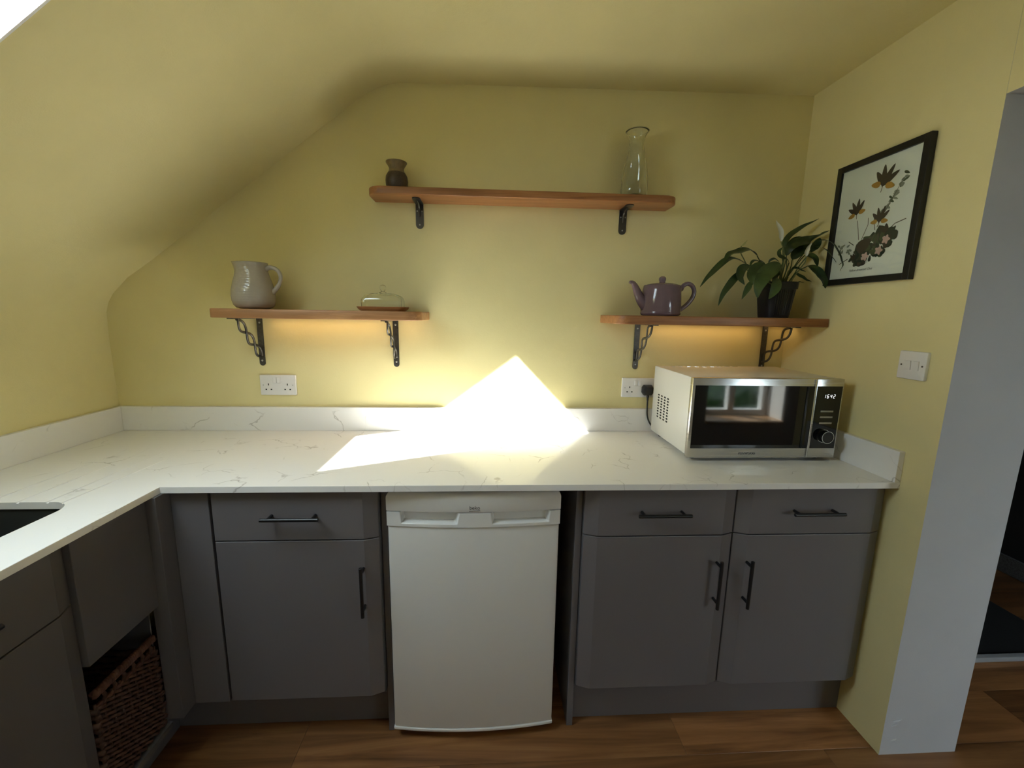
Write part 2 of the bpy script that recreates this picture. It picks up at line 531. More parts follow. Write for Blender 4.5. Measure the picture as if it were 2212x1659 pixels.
wl = struct('wall_left', sweep(PROFILE[:9], [0, YR]), 'yellow', smooth=True, label='yellow painted left wall curving into the sloped ceiling')
ce = struct('ceiling', sweep(PROFILE[8:], [0, SKY_Y1, SKY_Y0, YR], lambda a, b, y0, y1: abs(a[0] - .003) < 1e-6 and abs(y0 - SKY_Y1) < 1e-6),
            'yellow', smooth=True, label='yellow painted sloped and flat ceiling above the shelves')

# right wall with the opening
bm = bmesh.new()
fs = box(bm, XR, XR + WP, YP, .12, -.011, 2.42)
fs2 = box(bm, XR, XR + WP, YR, YP - .0005, ZOP, 2.42)
for f in fs + fs2: f.material_index = 0
fs[2].material_index = 1; fs[3].material_index = 1; fs2[0].material_index = 1; fs2[3].material_index = 1
struct('wall_right', bm, ['yellow', 'jamb'], label='yellow right wall ending in a pale grey opening jamb')
# small knocks in the jamb paint
for k, (u, v, L) in enumerate(((1938, 1556, .030), (1932, 1566, .022), (1930, 1598, .020))):
    p = at(u, v, YP - .001)
    t = bmesh.new(); tube([p + Vector((-L / 2, -.0006, -.004)), p + Vector((0, -.0012, 0)), p + Vector((L / 2, -.0006, .003))], [.0008, .003, .0008], 8, t, .5)
    struct('trim_%d' % (k + 10), t, 'jamb', label='small raised paint chip low on the grey jamb')

# floor with planks
flo = struct('floor', B((XL - .1, XO, YR, YO, -.06, -.012)), 'floorwood', label='dark walnut laminate plank floor')
pm = None
PW, PLN = .192, 1.28
row = 0
y = -1.82
while y < YO:
    off = (row * .47) % PLN
    x = XL - .1 - off
    while x < XO:
        x0, x1 = max(x, XL - .1), min(x + PLN, XO)
        if x1 - x0 > .05 and not (y > -.35 and x1 < 2.4):
            o = obj('plank', B((x0 + .0004, x1 - .0004, y + .0004, y + PW - .0004, -.012, 0.0), bevel=.0006, seg=1), 'floorwood', flo)
        x += PLN
    y += PW; row += 1

# rear and next-room walls
WX0, WX1, WZ0, WZ1 = 3.22, 3.93, .48, 1.75          # deep window seen in the microwave door
def wall_with_hole(x0, x1, z0, z1, hx0, hx1, hz0, hz1, ya, yb):
    return B((x0, hx0, ya, yb, z0, z1), (hx1, x1, ya, yb, z0, z1), (hx0, hx1, ya, yb, z0, hz0), (hx0, hx1, ya, yb, hz1, z1))
struct('wall_rear', wall_with_hole(XL - .12, XO + .1, -.06, 2.42, WX0, WX1, WZ0, WZ1, YR - .3, YR), 'white', label='white wall with a deep window behind the camera')
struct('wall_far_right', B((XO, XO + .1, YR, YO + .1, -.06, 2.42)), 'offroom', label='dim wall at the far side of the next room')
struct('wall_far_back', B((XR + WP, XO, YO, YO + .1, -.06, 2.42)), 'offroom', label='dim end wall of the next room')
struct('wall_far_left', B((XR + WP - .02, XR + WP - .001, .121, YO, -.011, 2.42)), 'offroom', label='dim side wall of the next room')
struct('ceiling_far', B((XR + WP, XO, YR, YO, 2.36, 2.42)), 'white', label='ceiling of the next room')


def make_window(name, x0, x1, z0, z1, y, label, mull=None):
    w = empty(name, (x0 / 2 + x1 / 2, y, z0), label, 'window'); del w['category']; w['kind'] = 'structure'
    f = .05
    obj('window_frame', B((x0, x1, y - .03, y + .03, z0, z0 + f), (x0, x1, y - .03, y + .03, z1 - f, z1), (x0, x0 + f, y - .03, y + .03, z0 + f, z1 - f), (x1 - f, x1, y - .03, y + .03, z0 + f, z1 - f),
                          *([(m - .03, m + .03, y - .03, y + .03, z0 + f, z1 - f) for m in (mull or [])])), 'white', w)
    obj('pane', B((x0 + f, x1 - f, y - .004, y + .004, z0 + f, z1 - f)), 'pane', w)
    obj('window_sill', B((x0 - .0, x1 + .0, y + .032, YR + .03, z0 - .03, z0 - .002)), 'sillwood', w)
    portal(name + '_portal', ((x0 + x1) / 2, y - .06, (z0 + z1) / 2), (0, 1, 0), x1 - x0, z1 - z0)
    return w


make_window('window_2', WX0, WX1, WZ0 + .03, WZ1, YR - .25, 'white framed window in a deep white reveal with wooden sill', [(WX0 + WX1) / 2])

# garden outside the deep window
obj('lawn', B((1.0, 7.0, -9.0, YR - .31, -.5, -.301)), plain('lawn_grass', (.05, .09, .02), .9, noise_amt=.4, noise_scale=6), label='lawn outside the deep window', cat='lawn', kind='stuff')
bm = bmesh.new()
bmesh.ops.create_grid(bm, x_segments=50, y_segments=30, size=.5)
for v in bm.verts:
    x = 1.0 + 6.0 * (v.co.x + .5); z = -.3 + 1.7 * (v.co.y + .5)
    d_ = noise.noise(Vector((x * 1.3, z * 1.3, 0))) * .35 + noise.noise(Vector((x * 4, z * 4, 3))) * .12
    v.co = Vector((x, -4.6 + d_ + .12 * z, z))
bmesh.ops.solidify(bm, geom=list(bm.faces), thickness=.4)
for v in bm.verts: v.co.z = max(v.co.z, -.30)
obj('hedge', bm, leaf_mat('hedge_leaves', (.012, .03, .008), (.05, .09, .025)), smooth=True, label='tall dark green hedge outside the deep window', cat='hedge')

# skylight in the slope
A0 = Vector((.003, 0, 1.6704)); A1 = Vector((.573, 0, 2.0950)); US = (A1 - A0).normalized(); NS = Vector((-US.z, 0, US.x)); DEP = .12
w1 = empty('window_1', A0.lerp(A1, .5) + Vector((0, (SKY_Y0 + SKY_Y1) / 2, 0)), 'roof window in the sloped yellow ceiling', 'window'); del w1['category']; w1['kind'] = 'structure'
LEN = (A1 - A0).length
def sp(u, y, n): return A0 + US * u + NS * n + Vector((0, y, 0))
def slab(u0, u1, y0, y1, n0, n1, bm):
    vs = [bm.verts.new(sp(u, y, n)) for n in (n0, n1) for (u, y) in ((u0, y0), (u1, y0), (u1, y1), (u0, y1))]
    for f in ((3, 2, 1, 0), (4, 5, 6, 7), (0, 1, 5, 4), (1, 2, 6, 5), (2, 3, 7, 6), (3, 0, 4, 7)): bm.faces.new([vs[i] for i in f])
    return bm
bm = bmesh.new()
t = .03
slab(-t, LEN + t, SKY_Y1, SKY_Y1 + t, .0, DEP, bm); slab(-t, LEN + t, SKY_Y0 - t, SKY_Y0, .0, DEP, bm)
slab(-t - .015, -.015, SKY_Y0, SKY_Y1, .0, DEP, bm); slab(LEN, LEN + t, SKY_Y0, SKY_Y1, .0, DEP, bm)
obj('reveal', bm, 'yellow', w1)
bm = bmesh.new()
slab(.0, LEN, SKY_Y1 - .003, SKY_Y1 + .002, -.003, .003, bm)
obj('corner_bead', bm, 'white', w1)
bm = bmesh.new(); f = .06
slab(-f - .015, -.015, SKY_Y0 - f, SKY_Y1 + f, DEP, DEP + .05, bm); slab(LEN, LEN + f, SKY_Y0 - f, SKY_Y1 + f, DEP, DEP + .05, bm)
slab(-.015, LEN, SKY_Y0 - f, SKY_Y0, DEP, DEP + .05, bm); slab(-.015, LEN, SKY_Y1, SKY_Y1 + f, DEP, DEP + .05, bm)
obj('window_frame', bm, 'white', w1)
obj('pane', slab(-.015, LEN, SKY_Y0, SKY_Y1, DEP + .02, DEP + .026, bmesh.new()), 'pane', w1)
portal('skylight_portal', sp(LEN / 2, (SKY_Y0 + SKY_Y1) / 2, DEP + .08), -NS, LEN, SKY_Y1 - SKY_Y0)

# ------------------------------------------------------------------ worktop
wt = empty('worktop', (.9, -.3, ZW - TW), 'white veined quartz worktop with upstands running around the corner', 'worktop')
poly = [(XL + .001, YR + .9), (XLF, YR + .9), (XLF, YW), (XR - .001, YW), (XR - .001, -.001), (XL + .001, -.001)]
slabo = obj('slab', bevel_where(prism(poly, ZB, ZW), lambda e: abs(e.verts[0].co.z - e.verts[1].co.z) < 1e-6 and e.verts[0].co.z > ZB + .01, .0012, 2), 'quartz', wt)
SX0, SX1, SY0, SY1 = -.155, .186, -1.16, -.700
cuts = [prism(rrect(SX0, SX1, SY0, SY1, .055, 8), ZB - .05, ZW + .05)]
for gx in (-.037, .038, .112, .180):
    pts = [(gx + (.0 if gx < .17 else -.026), SY1 - .006 if gx < .17 else -.714, ZW + .0005), (gx, -.25, ZW + .0042)]
    c = bmesh.new(); tube(pts, .0046, 10, c); cuts.append(c)
boolean(slabo, cuts)
for p in slabo.data.polygons: p.use_smooth = False
ub = dict(bevel=.0012, seg=2)
obj('upstand', B((XL + .001, XR - .001, -TU, -.001, ZW + .0003, ZW + HU), **ub), 'quartz', wt)
obj('upstand', B((XL + .001, XL + TU, YR + .9, -TU - .0005, ZW + .0003, ZW + HU), **ub), 'quartz', wt)
obj('upstand', B((XR - TU, XR - .001, YW, -TU - .0005, ZW + .0003, ZW + HU), **ub), 'quartz', wt)

# sink
sk = empty('sink', (.015, -.93, .72), 'dark undermounted sink bowl at the left of the worktop', 'sink')
bm = bmesh.new(); rings = []
for (ins, z) in ((-.012, ZB - .001), (0, ZB - .001), (.0, ZB - .012), (.006, .80), (.014, .735), (.035, .722), (.15, .720)):
    pl = rrect(SX0 - .004 + ins, SX1 + .004 - ins, SY0 - .004 + ins, SY1 + .004 - ins, max(.02, .059 - ins * .6), 8)
    rings.append([bm.verts.new((x, y, z)) for x, y in pl])
for a, b in zip(rings, rings[1:]):
    for k in range(len(a)):
        l = (k + 1) % len(a); bm.faces.new((a[k], a[l], b[l], b[k]))
bm.faces.new(rings[-1])
obj('bowl', bm, 'sink', sk, angle=50)
obj('drain', lathe([(0, .0), (.035, 0), (.04, .003), (.036, .005), (0, .003)], .015, -.93, .7205), 'chrome', sk, angle=40)

# ------------------------------------------------------------------ cabinets
def front(x0, x1, z0, z1, cl=True, cr=True, yb=YF + .022):
    """door or drawer front with angled long edges"""
    F, D = .042, .015
    poly = [(x0, yb)]
    poly += [(x0, YF + D), (x0 + F, YF)] if cl else [(x0, YF)]
    poly += [(x1 - F, YF), (x1, YF + D)] if cr else [(x1, YF)]
    poly += [(x1, yb)]
    bm = prism(poly, z0, z1)
    bevel_where(bm, lambda e: e.is_manifold and min(v.co.y for v in e.verts) < YF + .02 and e.calc_face_angle(0) > 1.0, .0018, 2)
    return bm


def bar_handle(p, horizontal, parent, L=.168):
    """T-bar pull: p is the middle on the front face"""
    h = empty('handle', p, '', ''); del h['label']; del h['category']
    h.parent = parent; h.location = Vector(p) - origin(parent)
    d = Vector((1, 0, 0)) if horizontal else Vector((0, 0, 1))
    c = Vector(p) + Vector((0, -.030, 0))
    bm = bmesh.new(); tube([c - d * L / 2, c - d * (L / 2 - .001), c + d * (L / 2 - .001), c + d * L / 2], [.0045, .0055, .0055, .0045], 14, bm)
    for s in (-1, 1):
        q = c + d * s * .064
        tube([q, q + Vector((0, .0315, 0))], .0048, 12, bm)
    nm = 'handle'
    bpy.data.objects.remove(h, do_unlink=True)
    return obj(nm, bm, 'black', parent, angle=40)


def base_unit(name, x0, x1, label, cl, cr, hx_drawer, hx_door, group=None, gap=.0015):
    c = empty(name, ((x0 + x1) / 2, -.3, .15), label, 'cabinet', group)
    obj('body', B((x0 + .001, x0 + .018, YF + .0235, -.04, .17, ZB - .001), (x1 - .018, x1 - .001, YF + .0235, -.04, .17, ZB - .001),
                  (x0 + .018, x1 - .018, YF + .0235, -.04, .17, .188), (x0 + .018, x1 - .018, -.05, -.04, .188, ZB - .001), (x0 + .018, x1 - .018, YF + .0235, -.06, ZB - .02, ZB - .002)), 'carcass', c)
    dr = obj('drawer', front(x0 + gap, x1 - .0015, .7385, ZB - .004, cl, cr), 'grey', c)
    bar_handle((hx_drawer, YF, .819), True, dr)
    do = obj('door', front(x0 + gap, x1 - .0015, .181, .7350, cl, cr), 'grey', c)
    bar_handle((hx_door, YF, .577), False, do)
    return c


cab_l = base_unit('base_cabinet', .4395, .9295, 'grey base cabinet with drawer and door left of the white fridge', False, True, .682, .881, gap=.007)
cab_r = base_unit('base_cabinet', 1.5680, 2.0605, 'grey base cabinet with drawer and door right of the white fridge', True, True, 1.813, 2.009)
base_unit('base_cabinet', 2.0615, 2.5620, 'grey base cabinet under the microwave against the right wall', True, True, 2.312, 2.110)
# end panels either side of the fridge
obj('end_panel', B((.9305, .9490, -.546, -.03, .001, ZB - .001), bevel=.001), 'grey', cab_l)
obj('end_panel', B((1.5465, 1.5670, -.553, -.03, .001, ZB - .001), bevel=.001), 'grey', cab_r)
# plinths
obj('plinth', B((.16, .9295, -.502, -.484, .001, .168)), 'grey', label='grey plinth board under the cabinet left of the fridge', cat='plinth')
obj('plinth', B((1.5680, XR - .001, -.522, -.504, .001, .168)), 'grey', label='grey plinth board under the cabinets right of the fridge', cat='plinth')
obj('plinth', B((.190, .208, YR + .95, -.503, .001, .150)), 'grey', label='grey plinth board under the left run of cabinets', cat='plinth')

# corner filler between the two runs
cf = empty('corner_post', (.37, -.59, .17), 'grey corner filler panel where the two cabinet runs meet', 'filler panel')
obj('panel', B((.332, .4375, YF + .002, YF + .022, .176, ZB - .001), bevel=.001), 'grey', cf)
obj('post', B((.285, .3305, -.6365, YF + .020, .176, ZB - .001), bevel=.0012), 'grey', cf)

# left run (fronts face +x)
XF = .303
NY0, NY1 = -.853, -.6375
nu = empty('basket_cabinet', (.1, -.73, .15), 'grey open corner cabinet holding a wicker basket', 'cabinet')
obj('top_panel', B((XF - .02, XF, NY0, NY1, .565, ZB - .002), bevel=.0012), 'grey', nu)
obj('side_panel', B((-.20, XF - .03, NY0, NY0 + .004, .155, .564)), 'carcass', nu)
obj('side_panel', B((-.20, XF - .03, NY1 - .004, NY1, .155, .564)), 'carcass', nu)
obj('back_panel', B((-.22, -.201, NY0, NY1, .155, .564)), 'carcass', nu)
obj('bottom_panel', B((-.20, XF - .001, NY0 + .0045, NY1 - .0045, .155, .173)), 'carcass', nu)
su = empty('sink_cabinet', (.1, -1.15, .15), 'grey cabinet with drawer and door under the sink', 'cabinet')
def side_front(y0, y1, z0, z1):
    F, D = .042, .015
    poly = [(XF - .022, y0), (XF - D, y0), (XF, y0 + F), (XF, y1 - F), (XF - D, y1), (XF - .022, y1)]
    bm = prism(poly, z0, z1)
    bevel_where(bm, lambda e: e.is_manifold and max(v.co.x for v in e.verts) > XF - .02 and e.calc_face_angle(0) > 1.0, .0018, 2)
    return bm
obj('body', B((-.24, XF - .0235, -1.36, -1.342, .155, ZB - .001), (-.24, XF - .0235, NY0 - .0185, NY0 - .0005, .155, ZB - .001), (-.24, XF - .0235, -1.342, NY0 - .0185, .155, .173)), 'carcass', su)
dr = obj('drawer', side_front(-1.36, NY0 - .002, .7385, ZB - .004), 'grey', su)
do = obj('door', side_front(-1.36, NY0 - .002, .181, .7350), 'grey', su)
for (par, y0_, z0_, hor) in ((dr, -1.11, .819, True),):
    bm = bmesh.new(); tube([(XF + .03, y0_ - .084, z0_), (XF + .03, y0_ + .084, z0_)], .0055, 12, bm)
    for s in (-1, 1): tube([(XF + .03, y0_ + s * .064, z0_), (XF - .0005, y0_ + s * .064, z0_)], .0048, 10, bm)
    obj('handle', bm, 'black', par, angle=40)
end = empty('end_cabinet', (.1, -1.53, .15), 'grey cabinet at the camera end of the left run', 'cabinet')
obj('body', B((-.24, XF - .0235, YR + .92, -1.362, .155, ZB - .001)), 'carcass', end)
obj('door', side_front(YR + .92, -1.362, .181, ZB - .004), 'grey', end)

# wicker basket in the open cabinet
wb = empty('wicker_basket', (.1, -.73, .174), 'brown woven wicker basket in the open corner cabinet', 'basket')
BY0, BY1, BZ, BT = NY0 + .014, NY1 - .014, .176, .478
BXF, BXB = XF - .012, -.17
bm = bmesh.new()
nst = 8
def stakes(n, a, b): return [a + (b - a) * i / (n - 1) for i in range(n)]
ys = stakes(nst + 1, BY0, BY1); xs = stakes(12, BXB, BXF - .008)
for yv in ys:
    tube([(BXF - .007, yv, BZ), (BXF - .007, yv, BT - .035)], .0035, 6, bm)
rows = 13
for r_ in range(rows):
    z = BZ + .006 + (BT - .060 - BZ) * r_ / (rows - 1)
    for ph in (0, 1):
        pts = []
        for i in range(4 * nst + 1):
            yv = BY0 + (BY1 - BY0) * i / (4 * nst)
            s = math.sin(PI * i / 4 + ph * PI + (r_ % 2) * PI * .5)
            pts.append((BXF - .007 + .0065 * s, yv, z + .006 * math.cos(PI * i / 4 + ph * PI + (r_ % 2) * PI * .5)))
        tube(pts, .0045, 6, bm)
for side in (BY0, BY1):
    for r_ in range(rows):
        z = BZ + .006 + (BT - .060 - BZ) * r_ / (rows - 1)
        pts = [(BXB + (BXF - BXB) * i / 24, side + .005 * math.sin(PI * i / 2 + r_ * PI), z) for i in range(25)]
        tube(pts, .008, 6, bm)
obj('weave', bm, 'wicker', wb, smooth=True, kind='stuff')
bm = bmesh.new()
for k in range(3):
    pts = []
    n = 80
    for i in range(n + 1):
        yv = BY0 + (BY1 - BY0) * i / n; a = 2 * PI * i / 8 + k * 2 * PI / 3
        pts.append((BXF - .006 + .005 * math.cos(a), yv, BT - .008 + .006 * math.sin(a)))
    tube(pts, .0062, 7, bm)
obj('rim', bm, 'wicker2', wb, smooth=True)
for yv in stakes(6, BY0 + .02, BY1 - .02):
    obj('rim_binding', tube([(BXF - .006, yv, BT - .05), (BXF - .003, yv + .006, BT - .03), (BXF - .006, yv, BT - .012)], .005, 6), 'wicker', wb, smooth=True)
obj('lower_rim', B((BXF - .012, BXF - .002, BY0, BY1, BT - .052, BT - .040), bevel=.003), 'wicker2', wb)
obj('base', B((BXB, BXF - .016, BY0 + .01, BY1 - .01, .1745, .182)), 'wicker', wb)

# ------------------------------------------------------------------ fridge
FX0, FX1 = .9535, 1.4920
FXC, FWH = (FX0 + FX1) / 2, (FX1 - FX0) / 2
def bow(x, y0=-.570, b=.019): return y0 - b * (1 - ((x - FXC) / FWH) ** 2)
fr = empty('fridge', (FXC, -.3, .0), 'white undercounter fridge between the grey cabinets', 'fridge')
obj('cabinet', B((FX0 + .004, FX1 - .004, -.520, -.04, .030, .850), bevel=.004), 'fridge', fr)
xsn = [FX0 + (FX1 - FX0) * i / 32 for i in range(33)]
def bowed(x0, x1, z0, z1, yb, y0=-.570, b=.019, n=32):
    xx = [x0 + (x1 - x0) * i / n for i in range(n + 1)]
    return prism([(x, bow(x, y0, b)) for x in xx] + [(x1, yb), (x0, yb)], z0, z1)
bm = bowed(FX0 + .002, FX1 - .002, .045, .7755, -.521)
bevel_where(bm, lambda e: e.calc_face_angle(0) > 1.0 and min(v.co.y for v in e.verts) < -.55, .005, 3)
obj('door', bm, 'fridge', fr, angle=30)
bm = bowed(FX0, FX1, .033, .0445, -.530, -.572, .0195)
bevel_where(bm, lambda e: e.calc_face_angle(0) > 1.0 and min(v.co.y for v in e.verts) < -.55, .003, 2)
obj('door_trim', bm, 'fridgetrim', fr, angle=30)
# handle band with two finger scoops
bm = bmesh.new()
nx, nz = 220, 26
z0, z1 = .7765, .8225
def scoop(x, z):
    t = (z - z0) / (z1 - z0)
    d = 0
    for (l0, l1, r0, r1) in ((.9990, .9955, 1.1700, 1.1800), (1.2790, 1.2730, 1.4560, 1.4610)):
        l = l0 + (l1 - l0) * t; r_ = r0 + (r1 - r0) * t
        m_in = min((x - l) / .006, (r_ - x) / .016, (z - .7865) / .004) if l0 < 1.1 else min((x - l) / .008, (r_ - x) / .014, (z - .7865) / .004)
        d = max(d, max(0, min(1, m_in)))
    return d * d * (3 - 2 * d)
g = []
for j in range(nz + 1):
    z = z0 + (z1 - z0) * j / nz; rowv = []
    for i in range(nx + 1):
        x = FX0 + (FX1 - FX0) * i / nx
        rowv.append(bm.verts.new((x, bow(x, -.5735) + .026 * scoop(x, z), z)))
    g.append(rowv)
for j in range(nz):
    for i in range(nx): bm.faces.new((g[j][i], g[j][i + 1], g[j + 1][i + 1], g[j + 1][i]))
for rowv, zz in ((g[0], z0), (g[-1], z1)):
    bk = [bm.verts.new((v.co.x, -.522, zz)) for v in rowv]
    for i in range(nx): bm.faces.new((rowv[i], rowv[i + 1], bk[i + 1], bk[i]))
for i in (0, nx):
    col = [g[j][i] for j in range(nz + 1)]; x = col[0].co.x
    bm.faces.new(col + [bm.verts.new((x, -.522, z1)), bm.verts.new((x, -.522, z0))])
bmesh.ops.remove_doubles(bm, verts=list(bm.verts), dist=1e-6)
obj('handle_band', bm, 'fridgetrim', fr, angle=35)
# lid
xx = [FX0 - .001 + (FX1 - FX0 + .002) * i / 32 for i in range(33)]
bm = prism([(x, bow(x, -.573, .019)) for x in xx] + [(FX1 + .001, -.06), (FX0 - .001, -.06)], .8245, .886)
bevel_where(bm, lambda e: all(v.co.z > .88 for v in e.verts) and min(v.co.y for v in e.verts) < -.07, .034, 7)
bevel_where(bm, lambda e: e.calc_face_angle(0) > 1.0 and abs(e.verts[0].co.z - .8245) < 1e-4 and abs(e.verts[1].co.z - .8245) < 1e-4, .003, 2)
lid = obj('lid', bm, 'fridgetrim', fr, angle=35)
lgx = at(1025.5, 1102, -.592)
bm = text_bm('beko', .0165, (lgx.x, bow(lgx.x, -.573) - .0004, .8355), (1, 0, 0), (0, 0, 1))
k = bmesh.new()
lx = lgx.x
for v in bm.verts: v.co.y = bow(v.co.x, -.573) - .0003 - (.0004 if v.co.y < bow(lx, -.573) - .0004 else 0)
prism([(lx - .0175, .8296), (lx + .0165, .8312), (lx + .0165, .8327), (lx - .0175, .8309)], bow(lx, -.573) - .0008, bow(lx, -.573) - .0002, 'y', bm)
obj('logo', bm, 'ink', fr)
for xf in (FX0 + .04, FX1 - .04):
    obj('foot', lathe([(0, 0), (.02, 0), (.02, .006), (.01, .008), (.01, .0298), (0, .0298)], xf, -.46, .0005, 16), 'blackplastic', fr, angle=40)
    obj('foot', lathe([(0, 0), (.02, 0), (.02, .006), (.01, .008), (.01, .0298), (0, .0298)], xf, -.12, .0005, 16), 'blackplastic', fr, angle=40)

# ------------------------------------------------------------------ shelves and brackets
def shelf_board(x0, x1, d, z0, z1, rad, mat, parent, smallr=.0035):
    bm = prism(rrect(x0, x1, -d, -.001, (rad[0], rad[1], 0, 0), 12), z0, z1)
    bevel_where(bm, lambda e: abs(e.verts[0].co.z - e.verts[1].co.z) < 1e-6 and min(v.co.y for v in e.verts) < -.002, smallr, 3)
    return obj('board', bm, mat, parent, angle=40)


def twist_bracket(xc, zt, parent, side):
    """forged strap bracket with twin twisted bars; side = which way the twist bulges"""
    h = .0115
    bm = prism([(xc - h, zt - .001), (xc - h, zt - .188)] + [(xc + h * math.cos(a), zt - .188 + h * math.sin(a)) for a in [PI + PI * k / 8 for k in range(1, 8)]] + [(xc + h, zt - .188), (xc + h, zt - .001)], -.0050, -.0010, 'y')
    box(bm, xc - h, xc + h, -.200, -.0055, zt - .0046, zt - .0006)
    b = obj('bracket', bm, 'iron', parent)
    a0 = Vector((xc, -.158, zt - .006)); a1 = Vector((xc, -.006, zt - .160))
    d = (a1 - a0); nrm = Vector((0, d.z, -d.y)).normalized()
    for s in (1, -1):
        pts = []; n = 48
        for i in range(n + 1):
            t = i / n; w = math.sin(3 * PI * t)
            p = a0.lerp(a1, t) + nrm * (s * .0185 * w) + Vector((.0032 * s * math.cos(3 * PI * t), 0, 0))
            if p.y > -.0075: p.y = -.0075
            pts.append(p)
        obj('twisted_bar', tube(pts, .0037, 8, None, 1.35), 'iron', b, smooth=True)
    for zz in (zt - .022, zt - .178):
        c = bmesh.new(); tube([(xc, -.0052, zz), (xc, -.0070, zz), (xc, -.0076, zz)], [.004, .0036, .002], 10, c)
        obj('screw', c, 'screw', b, smooth=True)
    return b


def plate_bracket(xc, zt, parent):
    h = .0155; L = .098
    bm = prism([(xc - h, zt - .001), (xc - h, zt - L + h)] + [(xc + h * math.cos(a), zt - L + h + h * math.sin(a)) for a in [PI + PI * k / 8 for k in range(1, 8)]] + [(xc + h, zt - L + h), (xc + h, zt - .001)], -.0045, -.001, 'y')
    prism([(xc - h, -.0045), (xc - h, -.085)] + [(xc + h * math.cos(a), -.085 + h * math.sin(a)) for a in [PI + PI * k / 8 for k in range(1, 8)]] + [(xc + h, -.085), (xc + h, -.0045)], zt - .0045, zt - .001, 'z', bm)
    b = obj('bracket', bm, 'iron2', parent)
    pts = catmull([(xc, -.005, zt - .052), (xc, -.0075, zt - .040), (xc, -.016, zt - .020), (xc, -.032, zt - .0095), (xc, -.058, zt - .0055)], 8)
    obj('rib', tube(pts, [.002 + .0035 * math.sin(PI * min(1, max(0, i / (len(pts) - 1)))) for i in range(len(pts))], 10), 'iron2', b, smooth=True)
    for zz in (zt - .030, zt - .082):
        for s in ((-1, 1) if zz > zt - .05 else (0,)):
            obj('screw', tube([(xc + s * .009, -.0044, zz), (xc + s * .009, -.0062, zz), (xc + s * .009, -.0068, zz)], [.0034, .0030, .0016], 10), 'screw', b, smooth=True)
    return b


SH = .1305
UZ0, UZ1 = 1.857, 1.885
s1 = empty('wall_shelf', (1.4, 0, UZ0), 'long upper oak shelf with rounded corners carrying vase and carafe', 'shelf', 'oak wall shelves')
shelf_board(.806, 1.992, SH, UZ0, UZ1, (.055, .055), 'oak', s1, .004)
plate_bracket(at(907, 470, 0).x, UZ0, s1); plate_bracket(at(1344.5, 480, 0).x, UZ0, s1)
LZ0, LZ1, LD = 1.396, 1.429, .238
s2 = empty('wall_shelf', (.64, 0, LZ0), 'lower left oak shelf carrying the cream jug and butter dish', 'shelf', 'oak wall shelves')
shelf_board(.273, 1.014, LD, LZ0, LZ1, (.012, .060), 'oak2', s2)
twist_bracket(at(565, 740, 0).x, LZ0, s2, 1); twist_bracket(at(856, 745, 0).x, LZ0, s2, -1)
s3 = empty('wall_shelf', (2.15, 0, LZ0), 'lower right oak shelf carrying the mauve teapot and potted plant', 'shelf', 'oak wall shelves')
shelf_board(1.740, XR - .002, LD, LZ0, LZ1, (.060, .004), 'oak', s3)
twist_bracket(at(1374, 750, 0).x, LZ0, s3, 1); twist_bracket(at(1648, 750, 0).x, LZ0, s3, 1)

# warm light bars under the lower shelves
def led_bar(x0, x1, label, power):
    L = empty('shelf_light', ((x0 + x1) / 2, -.05, LZ0 - .008), label, 'light bar', 'warm light bars under the lower shelves')
    obj('housing', B((x0, x1, -.058, -.036, LZ0 - .0022, LZ0 - .0003)), 'socket', L)
    obj('diffuser', B((x0 + .004, x1 - .004, -.055, -.039, LZ0 - .0034, LZ0 - .0024)), 'led', L)
led_bar(.37, .83, 'warm light bar under the lower left shelf', 1)
led_bar(.905, .955, 'small warm lamp at the right end under the lower left shelf', 1)
led_bar(1.96, 2.43, 'warm light bar under the lower right shelf', 1)
led_bar(2.500, 2.550, 'small warm lamp at the wall end under the lower right shelf', 1)

# ------------------------------------------------------------------ sockets and switch
def socket(name, x0, zt, label, skip=None):
    s = empty(name, (x0 + .073, 0, zt - .086), label, 'socket')
    bm = prism(rrect(x0, x0 + .146, zt - .086, zt, .004, 4), -.0095, -.0005, 'y')
    bevel_where(bm, lambda e: all(abs(v.co.y + .0095) < 1e-5 for v in e.verts), .0022, 3)
    obj('plate', bm, 'socket', s, angle=40)
    for a in (.0540, .0705):
        obj('rocker', B((x0 + a, x0 + a + .0145, -.0130, -.0096, zt - .0345, zt - .0095), bevel=.0015), 'socket', s)
    for k, a in enumerate((.0345, .1115)):
        if skip == k: continue
        for (dx, dz, w, h) in ((0, -.0405, .0036, .0082), (-.0105, -.0615, .0062, .0045), (.0105, -.0615, .0062, .0045)):
            obj('pin_hole', B((x0 + a + dx - w / 2, x0 + a + dx + w / 2, -.0100, -.0097, zt + dz - h / 2, zt + dz + h / 2)), 'hole', s)
    for a in (.0130, .1330):
        obj('screw', tube([(x0 + a, -.0096, zt - .043), (x0 + a, -.0101, zt - .043)], .0026, 10), 'screw', s)
    return s


socket('wall_socket', .3075, 1.158, 'white double wall socket under the lower left shelf')
socket('wall_socket', 1.8500, 1.158, 'white double wall socket with black plug beside the microwave', skip=1)
sw = empty('light_switch', (XR, -.585, 1.249), 'white two-gang light switch on the right wall', 'light switch')
bm = prism(rrect(-.6276, -.5416, 1.249, 1.335, .004, 4), XR - .0095, XR - .0005, 'x')
bevel_where(bm, lambda e: all(abs(v.co.x - XR + .0095) < 1e-5 for v in e.verts), .0022, 3)
obj('plate', bm, 'socket', sw, angle=40)
for yc in (-.5725, -.5970):
    bm = prism([(XR - .0096, 1.278), (XR - .0115, 1.278), (XR - .0145, 1.306), (XR - .0096, 1.306)], yc - .0105, yc + .0105, 'y')
    obj('rocker', bm, 'socket', sw)
for yc in (-.5525, -.6170):
    obj('screw', tube([(XR - .0096, yc, 1.292), (XR - .0102, yc, 1.292)], .0028, 10), 'iron', sw)

